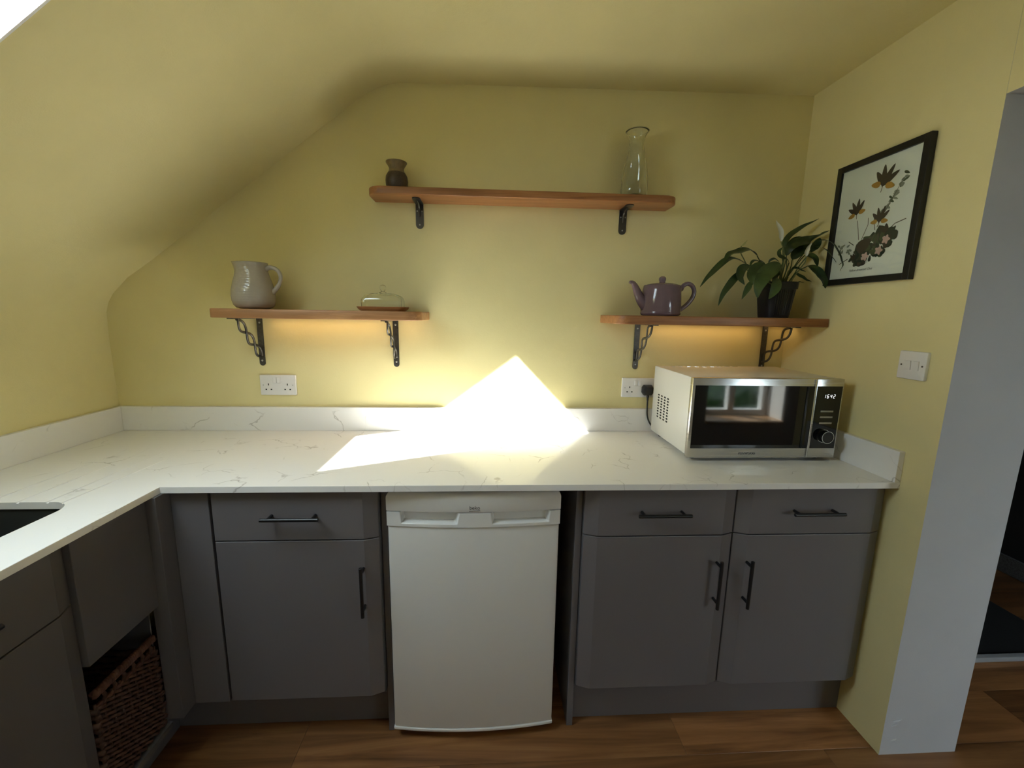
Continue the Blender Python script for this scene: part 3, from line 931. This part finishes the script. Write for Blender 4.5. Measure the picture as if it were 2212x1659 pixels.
# ------------------------------------------------------------------ microwave
MX0, MX1, MZ0, MZ1, MYF, MYB = 1.966, 2.512, .934, 1.2215, -.412, -.055
mw = empty('microwave', ((MX0 + MX1) / 2, (MYF + MYB) / 2, ZW), 'silver microwave oven with black glass door on the worktop', 'microwave')
body = obj('body', B((MX0 + .006, MX1 - .006, MYF + .024, MYB, MZ0 + .004, MZ1 - .001), bevel=.004), 'silver', mw, angle=40)
DX = 2.410
fr_y = MYF
ST = .026
door = obj('door', B((MX0, DX - .001, MYF + .002, MYF + .022, MZ0, MZ1), bevel=.0025), 'steel', mw, angle=40)
obj('glass', B((MX0 + .010, DX - .006, MYF + .0003, MYF + .0019, MZ0 + .036, MZ1 - .026)), 'blackglass', door)
obj('handle_edge', B((DX - .006, DX - .0015, MYF - .001, MYF + .0019, MZ0 + .001, MZ1 - .001), bevel=.001), 'chrome', door)
obj('grip', tube([(DX - .030, MYF - .0005, MZ0 + .038), (DX - .030, MYF - .0005, MZ1 - .030)], .0035, 8), 'blackplastic', door, smooth=True)
bm = text_bm('KENWOOD', .0115, (2.185, MYF + .0017, MZ0 + .013), (1, 0, 0), (0, 0, 1))
obj('logo', bm, 'steelprint', door)
pan = obj('control_panel', B((DX + .001, MX1, MYF + .002, MYF + .022, MZ0, MZ1), bevel=.0025), 'steel', mw, angle=40)
obj('fascia', B((DX + .0055, MX1 - .006, MYF + .0003, MYF + .0019, MZ0 + .036, MZ1 - .026)), 'blackglass', pan)
# clock digits 1642, seven segments
SEG = {'1': 'bc', '6': 'acdefg', '4': 'bcfg', '2': 'abdeg'}
bm = bmesh.new(); dw, dh, tk = .0062, .0145, .0015
px = 2.4405
yz = MYF - .0002
for ch in '1642':
    zb = 1.1525
    def bar(x0, x1, z0, z1):
        sh = .15
        vs = [bm.verts.new((x + (z - zb) * sh, yy, z)) for yy in (yz, yz + .0004) for (x, z) in ((x0, z0), (x1, z0), (x1, z1), (x0, z1))]
        for f in ((3, 2, 1, 0), (4, 5, 6, 7), (0, 1, 5, 4), (1, 2, 6, 5), (2, 3, 7, 6), (3, 0, 4, 7)): bm.faces.new([vs[i] for i in f])
    q = .0005
    D = {'a': (px + q, px + dw - q, zb + dh - tk, zb + dh), 'd': (px + q, px + dw - q, zb, zb + tk), 'g': (px + q, px + dw - q, zb + dh / 2 - tk / 2, zb + dh / 2 + tk / 2),
         'f': (px, px + tk, zb + dh / 2 + q, zb + dh - tk - q), 'e': (px, px + tk, zb + tk + q, zb + dh / 2 - q),
         'b': (px + dw - tk, px + dw, zb + dh / 2 + q, zb + dh - tk - q), 'c': (px + dw - tk, px + dw, zb + tk + q, zb + dh / 2 - q)}
    for s_ in SEG[ch]: bar(*D[s_])
    px += .0115
obj('clock_digits', bm, 'display', pan)
for zz in (1.1060, 1.0850, 1.0635):
    obj('button', B((2.4360, 2.4820, MYF - .0022, MYF + .0001, zz - .0030, zz + .0030), bevel=.0006), 'silverprint', pan)
kc = Vector((2.4595, MYF, 1.0155))
bm = bmesh.new()
def ycyl(prof, c, n=32):
    b = bmesh.new(); rings = []
    for r_, d in prof:
        rings.append([b.verts.new((c.x + r_ * math.cos(2 * PI * k / n), c.y - d, c.z + r_ * math.sin(2 * PI * k / n))) for k in range(n)])
    for a, q in zip(rings, rings[1:]):
        for k in range(n):
            l = (k + 1) % n; b.faces.new((a[k], a[l], q[l], q[k]))
    b.faces.new(rings[0]); b.faces.new(rings[-1]); return b
kn = obj('knob', ycyl([(.0215, -.0001), (.0215, .018), (.0205, .020)], kc), 'blackglass', pan, angle=40)
def ring(r0, r1, d0, d1):
    return ycyl([(r0, d0), (r1, d0), (r1, d1), (r0, d1), (r0, d0)], kc)
bm = ycyl([(.0205, .0195), (.0222, .0195), (.0222, .0212), (.0205, .0212)], kc)
bmesh.ops.delete(bm, geom=[f for f in bm.faces if len(f.verts) > 4], context='FACES_ONLY')
obj('knob_ring', bm, 'chrome', kn, angle=30)
bm = ycyl([(.0228, .0001), (.0238, .0001), (.0238, .0010), (.0228, .0010)], kc)
bmesh.ops.delete(bm, geom=[f for f in bm.faces if len(f.verts) > 4], context='FACES_ONLY')
obj('knob_collar', bm, 'chrome', kn, angle=30)
# vents on the left side, 4 columns of 8 slots
bm = bmesh.new()
for i, yy in enumerate((-.120, -.150, -.180, -.210)):
    for j in range(9):
        zc = 1.106 - j * .0115
        p = [(yy + .0085 * math.cos(a), zc + .0036 * math.sin(a) ) for a in [2 * PI * k / 10 for k in range(10)]]
        prism(p, MX0 + .0054, MX0 + .0062, 'x', bm)
obj('vent_slots', bm, 'hole', mw, kind='stuff')
bm = bmesh.new()
for i in range(9):
    x = 2.03 + i * .034
    prism(rrect(x, x + .022, -.078, -.070, .003, 3), MZ1 - .0011, MZ1 + .0004, 'z', bm)
obj('top_vents', bm, 'chrome', mw, kind='stuff')
for (x, y) in ((MX0 + .04, MYF + .05), (MX1 - .04, MYF + .05), (MX0 + .04, MYB - .04), (MX1 - .04, MYB - .04)):
    obj('foot', lathe([(0, 0), (.012, 0), (.014, .004), (.014, .0175), (0, .0175)], x, y, ZW + .0003, 16), 'blackplastic', mw, angle=40)
# plug and lead
pc = Vector((1.850 + .1115, -.011, 1.158 - .050))
bm = bmesh.new()
pl = [(-.024, .010), (-.016, .021), (.016, .021), (.024, .010), (.024, -.012), (.016, -.024), (-.016, -.024), (-.024, -.012)]
rings = [[bm.verts.new((pc.x + s * a, pc.y - d, pc.z + s * b)) for a, b in pl] for d, s in ((-.0006, 1), (.016, 1), (.026, .85), (.030, .6))]
for a, b in zip(rings, rings[1:]):
    for k in range(8):
        l = (k + 1) % 8; bm.faces.new((a[k], a[l], b[l], b[k]))
bm.faces.new(rings[0]); bm.faces.new(rings[-1])
obj('plug', bm, 'blackplastic', mw, angle=25)
pts = catmull([pc + Vector((0, -.014, -.020)), pc + Vector((.0, -.016, -.040)), pc + Vector((.001, -.016, -.075)), pc + Vector((.003, -.018, -.115)), pc + Vector((.012, -.030, -.145)), Vector((1.990, -.0535, .945)), Vector((2.03, -.050, .940))], 8)
obj('power_lead', tube(pts, [.0058] * 6 + [.0046] * 4 + [.0036] * (len(pts) - 10), 10), 'blackplastic', mw, smooth=True)

# ------------------------------------------------------------------ things on the shelves
# cream jug
jc = at(548.5, 640, -.125); JX, JY, JZ = jc.x, -.125, LZ1 + .0003
jug = empty('jug', (JX, JY, JZ), 'cream stoneware jug with loop handle on the lower left shelf', 'jug')
prof = [(0, .0), (.052, .0), (.064, .004), (.0735, .014), (.0785, .030), (.0800, .048), (.0780, .072), (.0720, .098), (.0640, .122), (.0585, .142), (.0570, .158), (.0585, .172), (.0592, .1755), (.0570, .1765), (.0545, .172), (.053, .150), (.066, .10), (.074, .05), (.060, .012), (0, .008)]
prof = [(r_ * .925, z * .965) for r_, z in prof]
bm = lathe(prof, JX, JY, JZ, 48)
for v in bm.verts:      # pouring lip towards the left
    dz = v.co.z - JZ
    a = math.atan2(v.co.y - JY, v.co.x - JX)
    w = max(0, math.cos(a - PI)) ** 9 * max(0, (dz - .120) / .056)
    v.co.x -= .018 * w
    v.co.z += .002 * w
obj('body', bm, 'ceramic', jug, smooth=True)
pts = catmull([(JX + .049, JY, JZ + .146), (JX + .068, JY, JZ + .154), (JX + .091, JY, JZ + .146), (JX + .103, JY, JZ + .125), (JX + .100, JY, JZ + .100), (JX + .086, JY, JZ + .078), (JX + .068, JY, JZ + .060)], 7)
obj('handle', tube(pts, [.0075 - .002 * math.sin(PI * i / (len(pts) - 1)) for i in range(len(pts))], 12, None, 1.3), 'ceramic', jug, smooth=True)

# butter dish
bc = at(828, 655, -.130); BXc, BYc, BZc = bc.x, -.130, LZ1 + .0003
bd = empty('butter_dish', (BXc, BYc, BZc), 'glass domed butter dish on a wooden tray on the lower left shelf', 'butter dish')
def rloft(levels, bm=None, seg=8):
    bm = bm or bmesh.new(); rings = []
    for (hx, hy, r_, z) in levels:
        hx, hy, z = hx * .95, hy * .95, BZc + (z - BZc) * .95
        rings.append([bm.verts.new((x, y, z)) for x, y in rrect(BXc - hx, BXc + hx, BYc - hy, BYc + hy, min(r_, hx * .99, hy * .99), seg)])
    for a, b in zip(rings, rings[1:]):
        for k in range(len(a)):
            l = (k + 1) % len(a); bm.faces.new((a[k], a[l], b[l], b[k]))
    bm.faces.new(rings[0]); bm.faces.new(rings[-1]); return bm
obj('tray', rloft([(.082, .048, .02, BZc), (.092, .056, .024, BZc + .008), (.0965, .060, .026, BZc + .016), (.0945, .058, .025, BZc + .017), (.088, .052, .022, BZc + .010)]), 'oak2', bd, angle=40)
dome = [(.080, .045, .016, BZc + .0105), (.080, .045, .016, BZc + .040), (.077, .043, .020, BZc + .052), (.068, .037, .022, BZc + .062), (.048, .026, .02, BZc + .0685), (.02, .012, .011, BZc + .071)]
cov_bm = rloft(dome)
bmesh.ops.delete(cov_bm, geom=[f for f in cov_bm.faces if len(f.verts) > 4 and all(abs(v.co.z - BZc - .0105 * .95) < 1e-4 for v in f.verts)], context='FACES_ONLY')
bmesh.ops.recalc_face_normals(cov_bm, faces=list(cov_bm.faces))
bmesh.ops.solidify(cov_bm, geom=list(cov_bm.faces), thickness=.0026)
cov = obj('dome_cover', cov_bm, 'glass', bd, angle=60)
obj('knob', lathe([(0, 0), (.013, 0), (.013, .003), (.007, .007), (.0075, .011), (.0115, .016), (.0125, .022), (.010, .028), (.005, .031), (0, .032)], BXc, BYc, BZc + .0672, 24), 'glass', cov, smooth=True)

# stoneware vase on the upper shelf
vc = at(857, 385, -.068); VX, VY, VZ = vc.x, -.068, UZ1 + .0003
vs_ = empty('vase', (VX, VY, VZ), 'small two-tone brown stoneware vase on the upper shelf', 'vase')
VS_ = .92
obj('body', lathe([(r_ * VS_, z * VS_) for r_, z in [(0, 0), (.036, 0), (.0395, .004), (.0440, .020), (.0455, .036), (.0430, .054), (.0360, .0665)]], VX, VY, VZ, 40), 'vase_low', vs_, smooth=True)
obj('neck', lathe([(r_ * VS_, z * VS_) for r_, z in [(.0362, .0660), (.0322, .0725), (.0300, .080), (.0310, .088), (.0370, .098), (.0425, .1065), (.0425, .1095), (.0405, .1100), (.0330, .098), (.0275, .085), (.030, .066)]], VX, VY, VZ, 40), 'vase_top', vs_, smooth=True)

# glass carafe on the upper shelf
cc = at(1370, 400, -.068); CX, CY, CZ = cc.x, -.068, UZ1 + .0003
cf_ = empty('carafe', (CX, CY, CZ), 'clear glass carafe with flared neck on the upper shelf', 'carafe')
prof = [(.048, .003), (.053, .010), (.0550, .030), (.0545, .070), (.0500, .110), (.0420, .145), (.0345, .175), (.0300, .205), (.0300, .222), (.0340, .240), (.0425, .2555), (.0470, .2615)]
prof = [(r_ * .93, z * .93) for r_, z in prof]
inner = [(r_ - .0018, z + .0006) for r_, z in prof[::-1]]
obj('body', lathe(prof + inner[:], CX, CY, CZ, 48), 'glass', cf_, smooth=True)
obj('base', lathe([(0, 0), (.0425, 0), (.0445, .0026), (.0425, .0070), (.028, .0056), (0, .0054)], CX, CY, CZ, 40), 'glass', cf_, angle=40)
obj('rim', lathe([(r_ * .93, z * .93) for r_, z in [(.0458, .2605), (.0476, .2610), (.0480, .2625), (.0470, .2638), (.0456, .2630), (.0458, .2605)]], CX, CY, CZ, 48), 'glass', cf_, smooth=True)

# mauve teapot
tc_ = at(1427, 660, -.125); TX, TY, TZ = tc_.x, -.125, LZ1 + .0003
tp = empty('teapot', (TX, TY, TZ), 'glossy mauve ceramic teapot on the lower right shelf', 'teapot')
obj('body', lathe([(0, 0), (.068, 0), (.0735, .003), (.0765, .008), (.0768, .012), (.0755, .014), (.0762, .018), (.0765, .040), (.0755, .070), (.0730, .100), (.0705, .1165), (.0685, .1195), (.062, .1205), (.060, .1190), (0, .118)], TX, TY, TZ, 56), 'mauve', tp, angle=50)
lid_ = obj('lid', lathe([(.0605, .1210), (.058, .1225), (.040, .1265), (.020, .1290), (.0115, .1300), (.0110, .1330), (.0120, .1360), (.0135, .1400), (.0135, .1460), (.0110, .1510), (.0060, .1540), (0, .1545)], TX, TY, TZ, 48), 'mauve', tp, smooth=True)
# spout points left and slightly forward
pts = catmull([(TX - .060, TY, TZ + .040), (TX - .080, TY - .002, TZ + .058), (TX - .098, TY - .004, TZ + .088), (TX - .110, TY - .005, TZ + .112), (TX - .121, TY - .006, TZ + .126), (TX - .135, TY - .007, TZ + .129)], 6)
rad = [.026 - .0205 * (i / (len(pts) - 1)) ** .75 for i in range(len(pts))]
obj('spout', tube(pts, rad, 18), 'mauve', tp, smooth=True)
pts = catmull([(TX + .064, TY, TZ + .102), (TX + .078, TY, TZ + .106), (TX + .086, TY, TZ + .119), (TX + .102, TY, TZ + .1275), (TX + .121, TY, TZ + .121), (TX + .132, TY, TZ + .100), (TX + .127, TY, TZ + .073), (TX + .106, TY, TZ + .045), (TX + .070, TY, TZ + .017)], 7)
obj('handle', tube(pts, [.0085 if i > 12 else .0115 - .0003 * i for i in range(len(pts))], 14), 'mauve', tp, smooth=True)

# ------------------------------------------------------------------ peace lily
PY = -.125
pl_ = at(1635, 681, PY); pr_ = at(1704.5, 681, PY)
PXc = (pl_.x + pr_.x) / 2; PZ = LZ1 + .0003
plant = empty('potted_plant', (PXc, PY, PZ), 'peace lily with white flowers in a black pot on the lower right shelf', 'plant')
PH = .140
bm = bmesh.new(); rings = []
for (h_, z) in ((.0465, 0), (.0485, .012), (.0595, .112), (.0640, .113), (.0655, .138), (.0635, .140), (.061, .138), (.0585, .112)):
    rings.append([bm.verts.new((x, y, PZ + z)) for x, y in rrect(PXc - h_, PXc + h_, PY - h_, PY + h_, h_ * .62, 7)])
for a, b in zip(rings, rings[1:]):
    for k in range(len(a)):
        l = (k + 1) % len(a); bm.faces.new((a[k], a[l], b[l], b[k]))
bm.faces.new(rings[0])
pot = obj('pot', bm, 'pot', plant, angle=40)
for k in range(10):       # moulded ribs on the pot front
    x = PXc - .032 + .007 * k
    obj('pot_rib', tube([(x * 1.0, PY - .0492, PZ + .012), (PXc + (x - PXc) * 1.2, PY - .0602, PZ + .108)], .0013, 6), 'pot', pot)
obj('soil', prism(rrect(PXc - .058, PXc + .058, PY - .058, PY + .058, .035, 6), PZ + .112, PZ + .120), 'soil', plant)


def cp(x, y, d):  # crop pixel of the plant study to a point at depth d
    p = at(1500 + x * .15371, 460 + y * .15371, d)
    while p.x > 2.532:      # leaves near the wall arch forward instead of into it
        d -= .005; p = at(1500 + x * .15371, 460 + y * .15371, d)
    return p


def leaf(pts, width, face, mat='leaf', shape=1.0, fold=.25, petiole=None, name='leaf'):
    P = catmull(pts, 7); m = len(P)
    if name == 'leaf' and width >= .018: width *= 1.25
    bm = bmesh.new(); rows = []
    facev = Vector(face).normalized()
    for i, p in enumerate(P):
        t = i / (m - 1)
        w = width * .5 * (math.sin(PI * min(1, t ** .75 * .97 + .02)) ** .85) * (1.0 if t < .999 else .05)
        w = max(w, .0006)
        tg = (P[min(i + 1, m - 1)] - P[max(i - 1, 0)]).normalized()
        sd = tg.cross(facev)
        if sd.length < .05: sd = tg.cross(Vector((.3, .2, 1)))
        sd.normalize(); nn = sd.cross(tg).normalized()
        if nn.dot(facev) < 0: nn = -nn
        wav = .0010 * math.sin(i * .7)
        rows.append([bm.verts.new(p + sd * w * s + nn * (fold * w * abs(s) ** 1.3 + (wav if abs(s) == 1 else 0))) for s in (-1, -.5, 0, .5, 1)])
    for a, b in zip(rows, rows[1:]):
        for k in range(4): bm.faces.new((a[k], a[k + 1], b[k + 1], b[k]))
    o = obj(name, bm, mat, plant, smooth=True)
    if petiole:
        q = catmull(list(petiole) + [P[0]], 6)
        obj('leaf_stalk', tube(q, .0019, 6), 'stem' if mat != 'leaf' else 'leaf2', o, smooth=True)
    return o


PC = Vector((PXc, PY, PZ + .118))
def base(dx=0, dy=0): return PC + Vector((dx, dy, 0))
F = (-.25, -1, .25)
leaf([cp(880, 600, -.13), cp(770, 518, -.15), cp(620, 548, -.17), cp(490, 585, -.185), cp(408, 690, -.20)], .030, (-.1, -.6, 1), 'leaf', petiole=[base(-.02), cp(960, 760, -.13)])
leaf([cp(720, 712, -.15), cp(590, 648, -.165), cp(450, 662, -.18), cp(300, 790, -.19), cp(180, 910, -.20), cp(78, 1040, -.205)], .022, (.3, -.5, 1), 'leaf', petiole=[base(-.03, -.01), cp(860, 860, -.14)])
leaf([cp(770, 735, -.17), cp(665, 790, -.20), cp(640, 900, -.215), cp(702, 1010, -.22)], .026, F, 'leaf', petiole=[base(-.02, -.02), cp(850, 830, -.16)])
leaf([cp(700, 800, -.18), cp(600, 885, -.20), cp(500, 1000, -.215), cp(400, 1145, -.22), cp(334, 1308, -.222)], .022, (-.5, -1, .3), 'leaf', petiole=[base(-.03, -.03), cp(800, 830, -.17)])
leaf([cp(800, 960, -.20), cp(760, 1040, -.215), cp(720, 1110, -.22), cp(665, 1215, -.222)], .018, (-.5, -1, .1), 'leaf2', petiole=[base(-.03, -.05), cp(830, 880, -.19)])
leaf([cp(1200, 705, -.17), cp(1080, 790, -.19), cp(970, 890, -.205), cp(900, 1040, -.215), cp(885, 1198, -.218)], .047, (-.35, -1, .35), 'leaf2', petiole=[base(.0, -.03), cp(1230, 800, -.15)])
leaf([cp(1000, 720, -.16), cp(880, 780, -.18), cp(800, 880, -.20), cp(820, 1010, -.21)], .036, (-.35, -1, .35), 'leaf2', petiole=[base(-.01, -.03), cp(1040, 820, -.15)])
leaf([cp(1150, 915, -.20), cp(1150, 1010, -.212), cp(1110, 1110, -.216), cp(1042, 1212, -.218)], .030, (-.2, -1, .3), 'leaf2', petiole=[base(.0, -.05)])
leaf([cp(1290, 650, -.14), cp(1200, 600, -.15), cp(1190, 540, -.15), cp(1240, 485, -.15)], .016, F, 'leaf', petiole=[base(.01)])
leaf([cp(1245, 500, -.11), cp(1290, 380, -.11), cp(1400, 270, -.11), cp(1560, 175, -.12), cp(1752, 82, -.13)], .019, (-.7, -.8, .6), 'leaf', petiole=[base(.0, .03), cp(1230, 760, -.10)])
leaf([cp(1265, 470, -.09), cp(1350, 395, -.09), cp(1430, 345, -.095), cp(1505, 328, -.10)], .010, (-.6, -.8, .6), 'leaf', petiole=[base(.0, .04), cp(1240, 700, -.09)])
leaf([cp(1290, 600, -.12), cp(1350, 480, -.125), cp(1480, 410, -.13), cp(1640, 380, -.14), cp(1780, 310, -.15), cp(1902, 243, -.16)], .034, (-.5, -1, .7), 'leaf', petiole=[base(.01, .0), cp(1290, 800, -.12)])
leaf([cp(1375, 655, -.11), cp(1450, 560, -.115), cp(1560, 490, -.12), cp(1680, 430, -.13)], .034, (-.4, -1, .7), 'leaf', petiole=[base(.02, .01), cp(1340, 800, -.115)])
leaf([cp(1765, 350, -.12), cp(1715, 440, -.13), cp(1670, 500, -.14), cp(1630, 560, -.15)], .024, (-.3, -1, .1), 'leaf')
leaf([cp(1700, 400, -.10), cp(1860, 385, -.12), cp(1980, 470, -.15), cp(2050, 620, -.18), cp(2082, 720, -.19), cp(2050, 815, -.20)], .013, (.3, -.9, .8), 'leaf', petiole=[base(.03, .02), cp(1480, 640, -.10)])
leaf([cp(1690, 475, -.09), cp(1800, 490, -.10), cp(1900, 570, -.12), cp(1990, 695, -.14)], .011, (.2, -.9, .8), 'leaf', petiole=[base(.03, .03), cp(1500, 650, -.09)])
leaf([cp(1590, 600, -.17), cp(1660, 610, -.18), cp(1710, 680, -.19), cp(1725, 760, -.195)], .022, (.0, -1, .4), 'leaf', petiole=[base(.03, -.02), cp(1450, 780, -.15)])
leaf([cp(1600, 742, -.18), cp(1690, 790, -.20), cp(1770, 880, -.212), cp(1825, 980, -.218), cp(1838, 1062, -.22)], .032, (.0, -1, .45), 'leaf', petiole=[base(.03, -.03), cp(1430, 840, -.16)])
leaf([cp(1360, 790, -.12), cp(1420, 770, -.12), cp(1490, 795, -.125), cp(1565, 828, -.13)], .012, (-.2, -.9, .6), 'leaf', petiole=[base(.02, .0)])
leaf([cp(1410, 845, -.16), cp(1480, 880, -.17), cp(1560, 930, -.18), cp(1645, 968, -.185)], .015, (-.2, -.9, .6), 'leaf', petiole=[base(.02, -.02)])
leaf([cp(1040, 700, -.14), cp(1090, 650, -.15), cp(1150, 655, -.15), cp(1190, 690, -.15)], .012, (-.2, -.8, .8), 'leaf', petiole=[base(-.005, -.01)])
leaf([cp(1000, 760, -.13), cp(960, 690, -.14), cp(920, 690, -.15), cp(890, 760, -.15)], .014, (-.2, -.8, .8), 'leaf', petiole=[base(-.015, 0)])
leaf([cp(930, 700, -.14), cp(860, 668, -.15), cp(800, 700, -.16), cp(780, 790, -.165)], .012, (-.2, -.8, .8), 'leaf', petiole=[base(-.015, -.005)])
leaf([cp(1330, 700, -.13), cp(1290, 640, -.14), cp(1250, 640, -.14), cp(1240, 690, -.14)], .012, (-.2, -.8, .8), 'leaf', petiole=[base(.01, -.01)])
leaf([cp(1410, 990, -.17), cp(1450, 975, -.175), cp(1500, 972, -.18), cp(1540, 978, -.182)], .008, (-.2, -.6, 1), 'leaf', petiole=[base(.03, -.03)])
leaf([cp(1100, 800, -.13), cp(1150, 830, -.15), cp(1140, 880, -.16), cp(1100, 930, -.165)], .020, F, 'leaf', petiole=[base(0, 0)])
# flowers
def flower(pts, width, stalk, face, mat='spathe'):
    o = leaf(pts, width, face, mat, fold=.7, name='flower')
    obj('flower_stalk', tube(catmull(stalk, 7), .0020, 6), 'stem', o, smooth=True)
    return o
flower([cp(1216, 400, -.14), cp(1215, 330, -.14), cp(1205, 240, -.14), cp(1170, 170, -.14), cp(1148, 105, -.14)], .018, [base(.005, -.005), cp(1265, 620, -.14), cp(1216, 400, -.14)], (-.3, -1, .1))
flower([cp(1572, 612, -.17), cp(1570, 560, -.17), cp(1600, 490, -.17), cp(1652, 415, -.17)], .015, [base(.02, -.03), cp(1480, 790, -.165), cp(1555, 690, -.17), cp(1572, 612, -.17)], (-.3, -1, .1))
fl = flower([cp(660, 465, -.15), cp(685, 450, -.15), cp(715, 415, -.15), cp(745, 382, -.15)], .006, [base(-.025, -.01), cp(780, 780, -.15), cp(690, 640, -.15), cp(650, 550, -.15), cp(660, 465, -.15)], (-.3, -1, .1), 'bud')
for k in range(9):
    pts = [base(-.03 + .0075 * k, -.02 + .012 * (k % 3)), base(-.03 + .009 * k, -.02 + .012 * (k % 3)) + Vector((.004 * (k - 4) * .3, 0, .045 + .008 * (k % 4)))]
    obj('stem', tube(pts, .0022, 6), 'stem', plant, smooth=True)

# ------------------------------------------------------------------ framed print on the right wall
pic = empty('framed_print', (XR - .01, -.368, 1.5535), 'black framed nature print with dark foliage on white paper on the right wall', 'picture')
GY0, GY1, GZ0, GZ1 = -.5360, -.2010, 1.5535, 1.9755
fx0, fx1, fw = XR - .020, XR - .001, .021
for nm, bx in (('frame_bar', (fx0, fx1, GY0, GY0 + fw, GZ0, GZ1)), ('frame_bar', (fx0, fx1, GY1 - fw, GY1, GZ0, GZ1)),
               ('frame_bar', (fx0, fx1, GY0 + fw, GY1 - fw, GZ0, GZ0 + fw)), ('frame_bar', (fx0, fx1, GY0 + fw, GY1 - fw, GZ1 - fw, GZ1))):
    obj(nm, B(bx, bevel=.001), 'frame', pic)
sheet = obj('print_sheet', B((XR - .012, XR - .002, GY0 + fw, GY1 - fw, GZ0 + fw, GZ1 - fw)), 'paper', pic)
# generic foliage print: flat shapes in ink colours; (a, b) run 0..1 from left to right and bottom to top
PA0, PA1, PB0, PB1 = GY1 - fw, GY0 + fw, GZ0 + fw, GZ1 - fw
inkm = [plain('print_' + n, c, .6) for n, c in (('brown', (.045, .028, .020)), ('ochre', (.50, .26, .045)), ('deep_green', (.020, .030, .018)), ('mid_green', (.060, .085, .035)), ('pink', (.62, .40, .36)), ('pale_grey_green', (.26, .28, .22)), ('twig', (.10, .075, .05)))]
abm = bmesh.new(); layer = [0]
def shp(pts, mi):
    layer[0] += 1; xx = XR - .0123 - .000004 * layer[0]
    f_ = abm.faces.new([abm.verts.new((xx, PA0 + (PA1 - PA0) * a, PB0 + (PB1 - PB0) * b)) for a, b in pts]); f_.material_index = mi
def pleaf(a, b, L, w, ang, mi):
    c, s = math.cos(ang), math.sin(ang); ou = []
    for k in range(12):
        t = 2 * PI * k / 12; lx = .5 * L * math.cos(t); ly = .5 * w * math.sin(t) * (1 - .35 * math.cos(t))
        ou.append((a + (lx * c - ly * s), b + (lx * s + ly * c) * .78))
    shp(ou, mi)
def ptwig(pts, w, mi=6):
    for (a0, b0), (a1, b1) in zip(pts, pts[1:]):
        dx, dy = a1 - a0, b1 - b0; l = math.hypot(dx, dy) or 1; nx_, ny_ = -dy / l * w, dx / l * w
        shp([(a0 - nx_, b0 - ny_), (a1 - nx_, b1 - ny_), (a1 + nx_, b1 + ny_), (a0 + nx_, b0 + ny_)], mi)
rnd = random.Random(3)
for k in range(26):
    a = .60 + .27 * k / 25 + rnd.uniform(-.03, .03); b = .50 + .30 * (k / 25) + rnd.uniform(-.02, .02)
    pleaf(a, b, rnd.uniform(.04, .075), rnd.uniform(.018, .032), rnd.uniform(-.8, 1.4), rnd.choice((5, 5, 3)))
ptwig([(.58, .42), (.66, .55), (.74, .66), (.82, .78)], .003)
for pts in ([(.36, .34), (.33, .44), (.30, .52)], [(.40, .34), (.46, .46), (.45, .52)], [(.70, .36), (.80, .42), (.92, .44)], [(.30, .30), (.22, .34)], [(.24, .18), (.12, .14)], [(.56, .40), (.53, .50)]):
    ptwig(pts, .004)
for k in range(16):
    pleaf(.14 + rnd.uniform(-.06, .12), .26 + rnd.uniform(-.05, .06), .05, .025, rnd.uniform(0, 3), 5)
for k in range(95):
    r_ = math.sqrt(rnd.random()); t = rnd.uniform(0, 2 * PI)
    a = .56 + .25 * r_ * math.cos(t) + .05 * math.sin(t); b = .265 + .125 * r_ * math.sin(t) + .05 * r_ * math.cos(t)
    pleaf(a, b, rnd.uniform(.07, .15), rnd.uniform(.035, .075), rnd.uniform(0, PI), rnd.choice((2, 2, 2, 3, 0)))
for k in range(14):
    pleaf(.46 + .012 * k, .33 + .012 * math.sin(k), .10, .022, .4 + .1 * k, rnd.choice((6, 3)))
pleaf(.44, .285, .20, .15, .5, 0)
for a, b in ((.48, .180), (.65, .215), (.72, .30)):
    for k in range(5): pleaf(a + .026 * math.cos(k * 1.257), b + .020 * math.sin(k * 1.257), .055, .038, k * 1.257, 4)
# loose sprays of brown and ochre leaves above the foliage
for (a, b, sc, an) in ((.58, .775, 1.1, 1.25), (.28, .585, .85, 1.75), (.60, .470, .80, 1.45)):
    ptwig([(a - .05 * sc * math.cos(an), b - .06 * sc * math.sin(an)), (a + .05 * sc * math.cos(an), b + .05 * sc * math.sin(an))], .004)
    for k, (da, L_, mi) in enumerate(((-.75, .20, 0), (-.25, .22, 0), (.35, .21, 0), (.9, .17, 0), (1.7, .11, 1), (-1.6, .11, 1))):
        pleaf(a + .085 * sc * math.cos(an + da), b + .068 * sc * math.sin(an + da), L_ * sc, .060 * sc, an + da, mi)
art = obj('print_artwork', abm, inkm, sheet)
bm = text_bm('Yellow-breasted Chat', .0105, (XR - .0124, PA0 + (PA1 - PA0) * .44, PB0 + (PB1 - PB0) * .060), (0, -1, 0), (0, 0, 1), .0001, .35)
obj('caption', bm, 'steelprint', sheet)
# glazing over the print
obj('glazing', B((XR - .0150, XR - .0140, GY0 + fw, GY1 - fw, GZ0 + fw, GZ1 - fw)), 'pane', pic)

# ------------------------------------------------------------------ next room, seen past the jamb
struct('trim_1', B((XR + WP + .01, XO - .05, -.350, -.325, .0005, .022), bevel=.004), 'strip', label='pale threshold strip across the floor of the next room')
obj('rug', B((3.02, 3.850, -.318, 1.30, .0006, .014), bevel=.005), 'rug', label='black rug on the floor beyond the pale jamb', cat='rug')
struct('baseboard_far', B((XO - .016, XO - .0005, -1.2, YO - .001, .0005, .105), bevel=.004), 'throw', label='grey baseboard along the dim wall of the next room')
